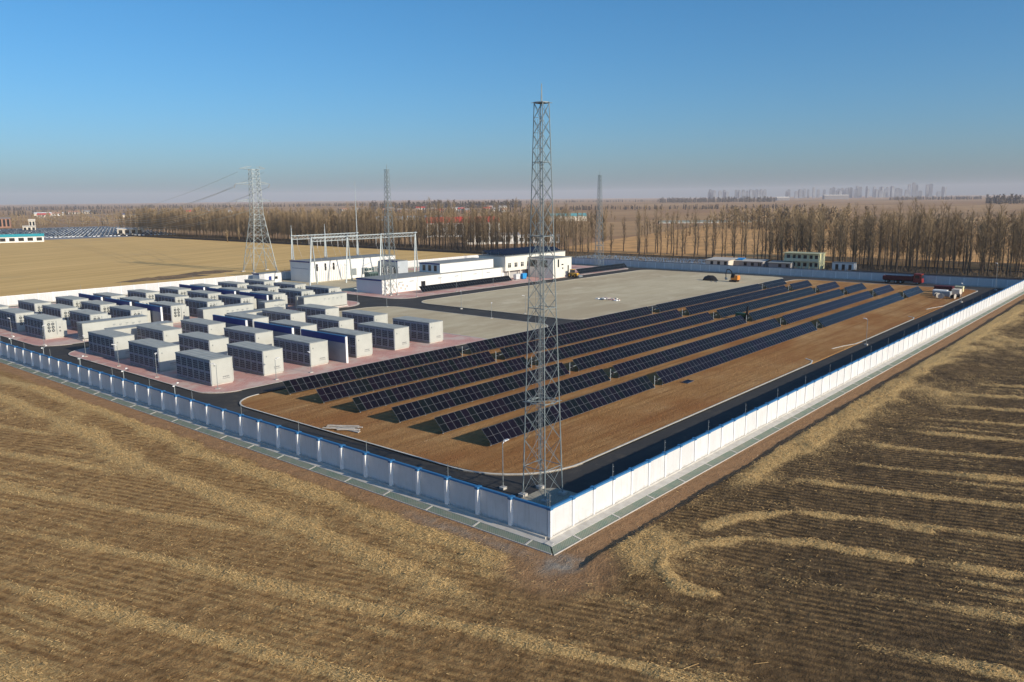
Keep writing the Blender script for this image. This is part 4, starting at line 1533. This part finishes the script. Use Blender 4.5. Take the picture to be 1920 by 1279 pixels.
dome('tarpaulin_heap', 180.2, 77.8, 1.4, 2.5, 1.55, TARP, 'black tarpaulin heap left of the excavator', 'heap', 3)
for k, (dx, dy, a) in enumerate(((177.4, 75.9, .5), (177.0, 74.4, .8), (178.6, 74.6, .2))):
    o = MB().tube((-1.1, 0, .08), (1.1, 0, .08), .08, 6).build('pipe', STEELD, None, (dx, dy, .1))
    o.rotation_euler.z = a
    tag(o, '%s grey pipe lying on the concrete beside the black heap' % ['left', 'middle', 'right'][k], 'pipe', 'loose pipes by the tarpaulin heap')
t = empty('rubble_pile', (122.8, 76.6, .1), 'scattered pile of pale and pinkish bags on the concrete yard', 'pile')
rr = random.Random(5)
for i in range(26):
    x, y, s = rr.gauss(0, .7), rr.gauss(0, 2.4), rr.uniform(.25, .5)
    z = max(0, .3 - abs(y) * .1) * rr.random()
    m = MB().hexa([(x + s * a * rr.uniform(.8, 1.1), y + s * b_ * rr.uniform(.8, 1.2), z + c_ * s * .7 * rr.uniform(.7, 1.1)) for a, b_, c_ in ((-1, -1, 0), (1, -1, 0), (1, 1, 0), (-1, 1, 0), (-.7, -.7, 1), (.7, -.7, 1), (.7, .7, 1), (-.7, .7, 1))])
    m.build('bag', [WHITE, KERB, M('pink_bag', (.52, .34, .31), .8, .1, 1)][i % 3], t)
t = empty('timber_stack', (8.9, 35.9, .1), 'loose stack of pale timber boards on the soil inside the kerb', 'timber', None, math.radians(20))
for i in range(14):
    a = rr.gauss(0, .22)
    x, y, z = rr.uniform(-.8, .8), rr.uniform(-1.0, 1.0), .06 + .05 * (i // 4)
    L = rr.uniform(1.2, 2.1)
    o = MB().box(-.1, -L, -.05, .1, L, .03).build('board', WOOD, t, (x, y, z))
    o.rotation_euler.z = a
t = empty('loose_solar_panel', (52.4, 16.6, .1), 'single solar panel lying on the soil beyond the first gap', 'solar panel')
MB().hexa([(0, 0, .02), (2.0, .1, .02), (1.95, 1.1, .06), (-.05, 1.0, .06), (0, 0, .07), (2.0, .1, .07), (1.95, 1.1, .11), (-.05, 1.0, .11)]).build('frame', ALU, t)
MB().face([(.04, .04, .075), (1.95, .14, .075), (1.9, 1.05, .113), (0, .95, .113)]).build('cells', CELL, t)
# stacks at the far end of the solar field
for k, (x, y, w, l, h, mt, lb) in enumerate(((186, 12.6, 2.4, 4.5, 1.7, MAROON, 'maroon crate with pale end among the stacked materials'), (180.5, 12.8, 2.2, 3.2, 1.2, WHITE, 'white wrapped pallet among the stacked materials'),
                                             (177.0, 11.2, 2.0, 4.0, 1.3, M('grey_wrap', (.34, .37, .38), .5, .15, 1), 'grey wrapped pallet at the near end of the stacked materials'),
                                             (182.5, 10.2, 2.6, 2.0, 1.4, CREAM, 'cream box beside the kerb among the stacked materials'),
                                             (189.5, 10.9, 1.6, 2.0, 1.5, YELP, 'pale yellow box at the far end of the stacked materials'))):
    t = empty('material_stack', (x, y, .1), lb, 'stack', 'stacked materials at the kerb')
    for q in range(3):
        MB().box(.1, .1 + q * (l - .4) / 2, 0, w - .1, .3 + q * (l - .4) / 2, .12).build('bearer', WOOD, t)
    nz = 3
    for q in range(nz):
        o_ = .06 * ((q * 7 + k) % 3)
        MB().box(o_, o_ * .5, .12 + q * (h - .12) / nz, w - .05 + o_ * .3, l - o_, .115 + (q + 1) * (h - .12) / nz).build('bundle', mt, t)
for k, (x, y) in enumerate(((172.6, 12.2), (174.2, 13.4), (173.6, 9.8), (175.4, 9.2))):
    t = empty('cable_drum', (x, y, .1), 'pale cable drum on the soil, %s of the cluster before the stacks' % ['left front', 'left rear', 'right front', 'right rear'][k], 'drum', 'cable drums by the stacks', k * .7)
    for s in (-.45, .45):
        MB().tube((s - .04, 0, .62), (s + .04, 0, .62), .62, 16).build('flange', WOOD, t)
    MB().tube((-.41, 0, .62), (.41, 0, .62), .42, 14).build('cable_coil', RUBBER, t)
# small crawler rig working between the rows
e = empty('crawler_drill', (112.2, 36.4, .1), 'small dark green crawler rig working between the solar rows', 'machine')
for sx in (-.6, .6):
    MB().hexa([(sx - .18, -1.0, 0), (sx + .18, -1.0, 0), (sx + .18, 1.0, 0), (sx - .18, 1.0, 0), (sx - .18, -1.2, .5), (sx + .18, -1.2, .5), (sx + .18, 1.2, .5), (sx - .18, 1.2, .5)]).build('track', RUBBER, e)
MB().box(-.55, -.9, .5, .55, 1.1, 1.3).build('body', M('rig_green', (.03, .10, .05), .5, .1, 1), e)
MB().hexa([(-.3, -1.3, .6), (.3, -1.3, .6), (.3, -1.0, .6), (-.3, -1.0, .6), (-.2, -1.5, 2.9), (.2, -1.5, 2.9), (.2, -1.25, 2.9), (-.2, -1.25, 2.9)]).build('mast', DARK, e)
dome('soil_mound', 107.8, 37.2, 6, 1.6, .55, SOIL, 'low mound of reddish soil in the gap between solar rows', 'mound', 9)

# ------------------------------------------------------------------ site cabins and sheds outside the far wall
t = empty('site_cabin', (236.5, 65.0, -.02), 'two-storey pale green site cabin with yellow end wall before the trees', 'building')
MB().box(0, 0, 0, 5, 12.4, 5.3).build('wall', GREENP, t)
MB().box(-.05, -.06, 0, 5.05, -.001, 5.3).build('end_wall', YELP, t)
MB().box(-1.1, -.3, 5.3, 5.3, 12.7, 5.5).build('roof', YELP, t)
MB().box(-1.0, 0, 2.6, -.001, 12.4, 2.72).box(-1.0, 0, 2.72, -.96, 12.4, 3.6).build('balcony', GREENP, t)
for lv in (0, 1):
    for i in range(6):
        w = MB().box(-.04, .5 + i * 2.0, .8 + lv * 2.65, -.001, 1.7 + i * 2.0, 2.1 + lv * 2.65).build('window', GLASS, t)
for i in range(5):
    MB().tube((-.98, .2 + i * 3.0, 0), (-.98, .2 + i * 3.0, 5.3), .06, 4).build('column', YELP, t)
t = empty('site_cabin', (237.5, 53.8, -.02), 'small white single-storey cabin with dark doors before the trees', 'building')
MB().box(0, 0, 0, 3, 7.2, 2.5).build('wall', WHITE, t)
MB().box(-.15, -.15, 2.5, 3.15, 7.35, 2.65).build('roof', CROOF, t)
for i in range(3):
    MB().box(-.04, .7 + i * 2.2, .1, -.001, 1.7 + i * 2.2, 2.0).build('door', DARK, t)
for k, (x, y, w, l, h, wm, rm, lb) in enumerate(((228.5, 95, 8, 9, 2.2, CREAM, CONC, 'low shed with pale sloping roof beyond the far wall'), (233, 84, 5, 11, 1.9, GREYROOF, CONC, 'long low grey shed beyond the far wall'),
                                                 (234.5, 92.4, 2.2, 2.6, 2.3, BLUEP, BLUEP, 'bright blue container beyond the far wall'), (233.5, 74.0, 4, 8, 1.8, GREYROOF, CROOF, 'dark low shed left of the two-storey cabin'))):
    t = empty('shed', (x, y, -.02), lb, 'shed')
    MB().box(0, 0, 0, w, l, h).build('wall', wm, t)
    MB().hexa([(-.3, -.3, h), (w + .3, -.3, h + .5), (w + .3, l + .3, h + .5), (-.3, l + .3, h), (-.3, -.3, h + .12), (w + .3, -.3, h + .62), (w + .3, l + .3, h + .62), (-.3, l + .3, h + .12)]).build('roof', rm, t)
    for i in range(max(1, int(l / 3))):
        MB().box(-.04, .6 + i * 2.7, .4, -.001, 1.7 + i * 2.7, h - .3).build('window', GLASS, t)


# ------------------------------------------------------------------ trees
def poplar(seed, H):
    rr = random.Random(seed)
    tr = MB()
    lean = (rr.uniform(-.25, .25), rr.uniform(-.25, .25))

    def ax(z):
        f = z / H
        return Vector((lean[0] * f * f * 2 + .12 * math.sin(z * .5 + seed), lean[1] * f * f * 2 + .12 * math.cos(z * .43 + seed), z))
    lv = [-.3, H * .12, H * .3, H * .5, H * .7, H * .86, H]
    rad = [.27, .21, .18, .14, .10, .06, .02]
    for i in range(6):
        tr.tube(ax(lv[i]), ax(lv[i + 1]), rad[i], 6, r1=rad[i + 1])
    cr = MB()
    nb = 34
    for i in range(nb):
        f = .13 + .85 * (i + rr.random()) / nb
        z = H * f
        p = ax(z)
        a = rr.uniform(0, 2 * math.pi)
        L = H * rr.uniform(.10, .21) * (1.15 - .6 * f) * (1 if f > .35 else .7)
        out = rr.uniform(.4, .95)
        d = Vector((math.cos(a) * out, math.sin(a) * out, 1)).normalized()
        mid = p + d * L * .5
        d2 = (d + Vector((0, 0, .5))).normalized()
        end = mid + d2 * L * .6
        cr.tube(p, mid, .06, 3, r1=.04).tube(mid, end, .04, 3, r1=.01)
        for q in range(24):
            t = rr.uniform(.15, 1.0)
            s = p.lerp(mid, t * 2) if t < .5 else mid.lerp(end, t * 2 - 1)
            b_ = rr.uniform(0, 2 * math.pi)
            tw = Vector((math.cos(b_) * rr.uniform(.3, .9), math.sin(b_) * rr.uniform(.3, .9), rr.uniform(.4, 1.1))).normalized()
            e = s + tw * rr.uniform(.6, 1.7)
            sd = tw.cross(Vector((rr.random(), rr.random(), rr.random()))).normalized() * rr.uniform(.012, .024)
            cr.face([s - sd, s + sd, e])
    return tr.mesh('trunk', [BARK]), cr.mesh('crown', [TWIG])


VAR = [poplar(s, h) for s, h in ((1, 18.5), (2, 20.5), (3, 17.0), (4, 22.0), (5, 19.5), (6, 15.5))]
spots = []
rr = random.Random(21)
for row, x0 in enumerate((240.5, 245.0, 250.0, 255.5, 261.0)):
    y = -60 + rr.uniform(0, 3)
    while y < 620:
        dens = 1.0
        if y > 175:
            step = rr.uniform(3.0, 5.6)
        elif y > 96:
            step = rr.uniform(5, 9.5)
        else:
            step = rr.uniform(3.2, 6.5)
        if not (row == 0 and 50 < y < 108) and not (row < 4 and 96 < y < 175 and rr.random() < .4):
            spots.append((x0 + (20 if 96 < y < 175 else 0) + rr.uniform(-1.1, 1.1) + (.02 * max(0, y - 200) * .3), y, rr.choice(range(6)), rr.uniform(.8, 1.1) * (1.06 if y > 180 else 1.0), rr.uniform(0, 6.28)))
        y += step
vis = []
for s in spots:
    d = Vector((s[0], s[1], 5)) - CAMLOC
    dp = d.dot(_f)
    if dp > 0 and abs(d.dot(_r) / dp) < .66:
        vis.append((dp + rr.uniform(0, 60), s))
vis.sort(key=lambda q: q[0])
for k, (dp, s) in enumerate(vis[:300]):
    t = empty('poplar_tree', (s[0], s[1], -.05), 'bare leafless poplar standing in the windbreak belt behind the site', 'tree', 'bare poplars of the windbreak', s[4])
    t.scale = (1.0, 1.0, s[3])
    put('trunk', VAR[s[2]][0], t)
    put('crown', VAR[s[2]][1], t)


def merge_trees(name, placements, variants, mat, label):
    """one mass of trees: placements (x, y, variant, scale, rot)"""
    VV, FF, off = [], [], 0
    cache = []
    for (tm, cm) in variants:
        vs, fs = [], []
        o = 0
        for me in (tm, cm):
            v = np.empty(len(me.vertices) * 3, np.float32)
            me.vertices.foreach_get('co', v)
            v = v.reshape(-1, 3)
            me.calc_loop_triangles()
            f = np.empty(len(me.loop_triangles) * 3, np.int32)
            me.loop_triangles.foreach_get('vertices', f)
            vs.append(v)
            fs.append(f.reshape(-1, 3) + o)
            o += len(v)
        cache.append((np.concatenate(vs), np.concatenate(fs)))
    for (x, y, k, s, a) in placements:
        v, f = cache[k]
        c_, s_ = math.cos(a), math.sin(a)
        w = np.stack([(v[:, 0] * c_ - v[:, 1] * s_) * s + x, (v[:, 0] * s_ + v[:, 1] * c_) * s + y, v[:, 2] * s - .1], -1)
        VV.append(w)
        FF.append(f + off)
        off += len(v)
    o = put(name, np_mesh(name, np.concatenate(VV), np.concatenate(FF), [mat]))
    return stuff(o, label, 'trees')


def sketch_tree(seed, H, nb, wdt, spread=1.0):
    """light far tree: trunk and a sheaf of broad twig blades"""
    rr = random.Random(seed)
    tr = MB().tube((0, 0, -.3), (0, 0, H * .8), .22 * wdt, 3, r1=.06 * wdt)
    cr = MB()
    for i in range(nb):
        f = rr.uniform(.2, .9)
        p = Vector((rr.gauss(0, .25), rr.gauss(0, .25), H * f))
        a = rr.uniform(0, 2 * math.pi)
        d = Vector((math.cos(a) * rr.uniform(.2, .8) * spread, math.sin(a) * rr.uniform(.2, .8) * spread, rr.uniform(.4, 1.1))).normalized()
        L = H * rr.uniform(.14, .30) * (1.2 - .55 * f)
        e = p + d * L
        sd = d.cross(Vector((rr.random(), rr.random(), rr.random()))).normalized() * rr.uniform(.10, .22) * wdt
        cr.face([p - sd, p + sd, e])
    return tr.mesh('t', [TWIG]), cr.mesh('c', [TWIG])


rest = [s for _, s in vis[300:]]
SK = [sketch_tree(100 + i, rr.uniform(16, 21), 130, .5) for i in range(4)]
extra = [(rr.uniform(262, 285), rr.uniform(180, 640), rr.randrange(4), rr.uniform(.8, 1.1), rr.uniform(0, 6)) for _ in range(230)]
extra += [(rr.uniform(264, 300), rr.uniform(-50, 96), rr.randrange(4), rr.uniform(.7, 1.05), rr.uniform(0, 6)) for _ in range(300)]
merge_trees('windbreak_trees', [(s[0], s[1], s[2] % 4, s[3], s[4]) for s in rest] + extra, SK, TWIG, 'brown mass of bare trees further along the windbreak belt')


def polar(px, dist):
    """point at a picture column's bearing and a distance, on the ground"""
    a = math.radians(40.51) - math.atan((px - 960) / 1507.8)
    return CAMLOC.x + dist * math.cos(a), CAMLOC.y + dist * math.sin(a)


def scatter(n, px0, px1, d0, d1, seed, smin=.5, smax=1.0, clump=1):
    rr = random.Random(seed)
    out = []
    while len(out) < n:
        p, d = rr.uniform(px0, px1), math.exp(rr.uniform(math.log(d0), math.log(d1)))
        x, y = polar(p, d)
        for _ in range(rr.randint(1, clump)):
            out.append((x + rr.gauss(0, 14), y + rr.gauss(0, 14), rr.randrange(4), rr.uniform(smin, smax), rr.uniform(0, 6)))
    return out


SK2 = [sketch_tree(200 + i, rr.uniform(11, 15), 34, 2.3, 1.4) for i in range(4)]
SK3 = [sketch_tree(300 + i, rr.uniform(9, 14), 16, 8.0, 2.0) for i in range(4)]
pl = scatter(420, -60, 480, 900, 1500, 1, .55, 1.0, 5) + scatter(520, 480, 1050, 520, 1300, 2, .5, 1.0, 6) + scatter(240, 1050, 1980, 520, 1300, 3, .4, .9, 4) + scatter(150, 1380, 1580, 640, 760, 4, 1.0, 1.4, 3)
pl += scatter(260, 1560, 1980, 420, 700, 8, .6, 1.0, 4)
merge_trees('far_trees', pl, SK2, TWIG, 'scattered brown bare trees among the far fields')
pl = []
for (p0, p1, d, n, s) in ((-60, 700, 3300, 700, 1.0), (700, 980, 2300, 420, 1.5), (980, 1240, 4200, 120, .9), (1235, 1450, 3600, 420, 1.5), (1660, 1830, 4200, 240, 1.2), (1840, 2000, 2500, 260, 1.6), (480, 1000, 1500, 260, .8), (1050, 1500, 1700, 200, .7), (-60, 420, 2000, 200, .8)):
    for _ in range(n):
        x, y = polar(rr.uniform(p0, p1), d + rr.gauss(0, d * .035))
        pl.append((x, y, rr.randrange(4), s * rr.uniform(.6, 1.15), rr.uniform(0, 6)))
merge_trees('far_wood', pl, SK3, HAZETREE, 'dark hazy woodland strips along the horizon')
# rough scrub at the foot of the belt
n = 26000
sx = RNG.uniform(231.5, 262, n)
sy = RNG.uniform(-60, 560, n)
hh = RNG.uniform(.3, 1.3, n)
aa = RNG.uniform(0, 6.28, n)
ww = RNG.uniform(.04, .12, n)
V = np.stack([np.stack([sx - np.cos(aa) * ww, sy - np.sin(aa) * ww, np.full(n, -.05)], -1), np.stack([sx + np.cos(aa) * ww, sy + np.sin(aa) * ww, np.full(n, -.05)], -1),
              np.stack([sx + RNG.normal(0, .3, n), sy + RNG.normal(0, .3, n), hh], -1)], 1).reshape(-1, 3)
stuff(put('scrub', np_mesh('scrub', V, np.arange(3 * n).reshape(n, 3), [M('dry_scrub', (.16, .115, .065), .95, .3, .5)])), 'dry brown scrub along the foot of the windbreak', 'scrub')


# ------------------------------------------------------------------ parked cars, far left
def car_mesh(mi):
    m = MB()
    m.hexa([(-2.2, -.85, .25), (2.2, -.85, .25), (2.2, .85, .25), (-2.2, .85, .25), (-2.15, -.8, .9), (2.1, -.8, .8), (2.1, .8, .8), (-2.15, .8, .9)], 0)
    m.hexa([(-1.7, -.75, .88), (1.0, -.75, .84), (1.0, .75, .84), (-1.7, .75, .88), (-1.2, -.6, 1.45), (.35, -.6, 1.47), (.35, .6, 1.47), (-1.2, .6, 1.45)], 1, 0)
    for x in (-1.35, 1.35):
        for y in (-.86, .66):
            m.tube((x, y, .32), (x, y + .2, .32), .32, 8, 2)
    return m


CM = [car_mesh(i).mesh('parked_car', [CARS[i], CGLASS, RUBBER]) for i in range(4)]
lot = []
rr = random.Random(4)
ang = math.radians(66)
d1, d2 = Vector((math.cos(ang - math.pi / 2), math.sin(ang - math.pi / 2))), Vector((math.cos(ang), math.sin(ang)))
for i in range(-40, 44):
    for j in range(0, 30):
        if rr.random() < .06:
            continue
        p = Vector((205, 590)) + d1 * (i * 2.75) + d2 * (j * 7.2 + (2.2 if j % 2 else 0))
        if p.x > 262 + (p.y - 570) * .25 or p.y > 850 or (p.y < 600 and p.x < 168) or p.x < 100:
            continue
        lot.append((p.x, p.y))
lot.sort(key=lambda q: (q[0] - CAMLOC.x) ** 2 + (q[1] - CAMLOC.y) ** 2)
structure(MB().face([(118, 577, -.03), (262, 560, -.03), (330, 850, -.03), (130, 880, -.03)]).build('car_park', M('car_park_asphalt', (.24, .25, .27), .9, .2, .1)))
vis_l = [q for q in lot]
for k, (x, y) in enumerate(vis_l[:300]):
    o = put('parked_car', CM[rr.choice((0, 0, 0, 1, 1, 1, 2, 3))], None, (x, y, -.03), ang + rr.choice((0, math.pi)))
    tag(o, 'car parked in the packed far lot beyond the tan field', 'car', 'cars packed in the far lot')
m = MB()
for x, y in vis_l[300:]:
    c_, s_ = math.cos(ang), math.sin(ang)
    base = car_mesh(0)
    k = len(m.v)
    mi = rr.choice((0, 0, 0, 1, 1, 2, 3))
    m.v += [(vx * c_ - vy * s_ + x, vx * s_ + vy * c_ + y, vz - .03) for vx, vy, vz in base.v[:16]]
    m.f += [tuple(i + k for i in f) for f in base.f[:12]]
    m.mi += [(mi if q == 0 else 4) for q in base.mi[:12]]
stuff(m.build('parked_cars', CARS + [CGLASS]), 'packed mass of parked cars at the back of the far lot', 'cars')


# ------------------------------------------------------------------ far buildings
def house(x, y, L, W, h, rh, wm, rm, label, cat='building', rz=0.0, wins=0, group=None):
    t = empty('far_building', (x, y, -.4), label, cat, group, rz)
    MB().box(-L / 2, -W / 2, 0, L / 2, W / 2, h + .4).build('wall', wm, t)
    r = MB()
    a, b = L / 2 + .4, W / 2 + .4
    z0 = h + .4
    r.v += [(-a, -b, z0), (a, -b, z0), (a, b, z0), (-a, b, z0), (-a, 0, z0 + rh), (a, 0, z0 + rh)]
    r.f += [(0, 1, 5, 4), (2, 3, 4, 5), (0, 4, 3), (1, 2, 5), (0, 3, 2, 1)]
    r.mi += [0] * 5
    r.build('roof', rm, t)
    for i in range(wins):
        xx = -L / 2 + (i + .5) * L / wins
        MB().box(xx - L / wins * .3, -W / 2 - .06, 1.2, xx + L / wins * .3, -W / 2 - .001, h - .3).build('window', GLASS, t)
    return t


A = math.radians
house(140, 556, 46, 9, 3.6, 1.6, WHITE, TEAL, 'long white shed with bright teal roof at the left edge', rz=A(-20), wins=9)
house(*polar(14, 1010), 18, 12, 9, 1.0, BRICKH, GREYROOF, 'brick block of flats rising behind the car lot', rz=A(-22), wins=5)
house(*polar(-16, 960), 18, 14, 8, 1.0, BRICKH, GREYROOF, 'brown block of flats cut by the left edge', rz=A(-22), wins=5)
house(*polar(72, 860), 5, 5, 9, 1.5, CREAM, CREAM, 'slim pale yellow tower by the car lot', rz=A(-20), wins=2)
house(*polar(66, 850), 10, 7, 4, 1, CREAM, CREAM, 'low cream annex left of the slim pale tower', rz=A(-20), wins=3)
house(*polar(105, 1850), 50, 20, 3, 3, CREAM, WHITE, 'wide white roofed hall among the far left fields', rz=A(-20))
house(*polar(252, 700), 18, 8, 4.5, .8, CREAM, WHITE, 'white gatehouse at the right end of the car lot', rz=A(-22), wins=4)
house(*polar(870, 560), 50, 12, 9, 4, WHITE, REDROOF, 'long shed with bright red roof behind the windbreak', rz=A(-38), wins=8)
house(*polar(925, 465), 30, 9, 4.5, 1.4, WHITE, GREYROOF, 'white shed behind the trees left of the tall tower', rz=A(-40), wins=7)
house(*polar(985, 470), 40, 9, 3.5, 1.0, WHITE, WHITE, 'long white shed behind the trees crossed by the tall tower', rz=A(-44), wins=8)
house(*polar(770, 1000), 80, 12, 3, 2, M('far_blue_sheet', (.25, .36, .48), .6, .1, .1), M('far_blue_roof', (.22, .34, .46), .6, .1, .1), 'long dull blue shed among the far trees', rz=A(-34))
house(*polar(1062, 900), 44, 14, 5, 3, CREAM, M('far_teal_roof', (.12, .34, .36), .6, .1, .1), 'shed with dull teal roof right of the tall tower', rz=A(-46))
house(*polar(280, 1500), 70, 14, 4, 2, CREAM, M('far_navy_roof', (.10, .15, .30), .6, .1, .1), 'low shed with dark blue roof in the far left fields', rz=A(-22))
house(*polar(365, 1150), 50, 14, 4, 3, CREAM, M('far_green_roof', (.10, .16, .14), .6, .1, .1), 'shed with dark green roof beyond the windbreak left of pylon', rz=A(-24))
house(*polar(1560, 5000), 130, 60, 20, 5, GREYROOF, CREAM, 'broad pale factory hall before the hazy city', rz=A(-60))
house(*polar(1462, 4300), 60, 40, 12, 6, GREYROOF, CREAM, 'pale-roofed hall left of the factory before the city', rz=A(-56))
for k in range(26):
    p = rr.uniform(640, 950) if k < 18 else rr.uniform(90, 460)
    d = rr.uniform(1500, 2100)
    house(*polar(p, d), rr.uniform(12, 22), 9, 3.6, 3.0, (WHITE, CREAM, BRICKH)[k % 3], (GREYROOF, BRICKH, GREYROOF, REDROOF)[(k // 2) % 4], 'small gabled house in the hazy far village', 'house', A(-30 + rr.uniform(-15, 15)), 3, 'houses of the far village')
# long greenhouse strip behind the windbreak on the right
x0, y0 = polar(1235, 800)
x1, y1 = polar(1575, 840)
t = empty('greenhouse', (x0, y0, -.4), 'long pale grey-green greenhouse strip beyond the windbreak on the right', 'greenhouse', None, math.atan2(y1 - y0, x1 - x0))
L = math.hypot(x1 - x0, y1 - y0)
GH = M('greenhouse_film', (.24, .26, .22), .4, .1, .05)
m = MB()
for k in range(6):
    a0, a1 = math.pi * k / 6, math.pi * (k + 1) / 6
    m.face([(0, 5 - 5 * math.cos(a0), 2.6 * math.sin(a0)), (L, 5 - 5 * math.cos(a0), 2.6 * math.sin(a0)), (L, 5 - 5 * math.cos(a1), 2.6 * math.sin(a1)), (0, 5 - 5 * math.cos(a1), 2.6 * math.sin(a1))])
m.build('film', GH, t)
MB().box(0, -.3, 0, L, -.05, .9).build('base_wall', CONC, t)

# the hazy city
rr = random.Random(77)
for k in range(84):
    if k < 26:
        p = rr.uniform(1325, 1440)
        h = rr.uniform(70, 96)
    elif k < 74:
        p = rr.uniform(1468, 1682)
        h = rr.uniform(60, 112)
    else:
        p = (1695, 1703, 1709, 1729, 1735, 1757, 1761, 1716, 1690, 1750)[k - 74]
        h = (128, 132, 118, 124, 128, 92, 96, 60, 70, 50)[k - 74]
    x, y = polar(p, rr.uniform(6900, 7900))
    t = empty('tower_block', (x, y, -.5), 'pale tower block in the hazy city skyline on the horizon', 'building', 'tower blocks of the hazy city', A(rr.uniform(-75, -45)))
    w, l = rr.uniform(15, 26), rr.uniform(16, 34)
    MB().box(-w / 2, -l / 2, 0, w / 2, l / 2, h * .8).build('wall', TOWERM, t)
    MB().box(-w * .3, -l * .3, h * .8, w * .3, l * .3, h * .8 + 5).build('roof_plant', TOWERM, t)

# ------------------------------------------------------------------ haze: the air over the plain
hz = bpy.data.materials.new('haze_air')
hz.use_nodes = True
nt = hz.node_tree
nt.nodes.clear()
om = nt.nodes.new('ShaderNodeOutputMaterial')
pv = nt.nodes.new('ShaderNodeVolumePrincipled')
pv.inputs['Color'].default_value = (.84, .86, .96, 1)
pv.inputs['Density'].default_value = 0.00008
pv.inputs['Anisotropy'].default_value = 0.0
nt.links.new(pv.outputs[0], om.inputs['Volume'])
hb = MB().box(-3100, -6100, -2.0, 12100, 12100, 140)
stuff(hb.build('haze', hz), 'thin pale haze in the air over the plain', 'haze')
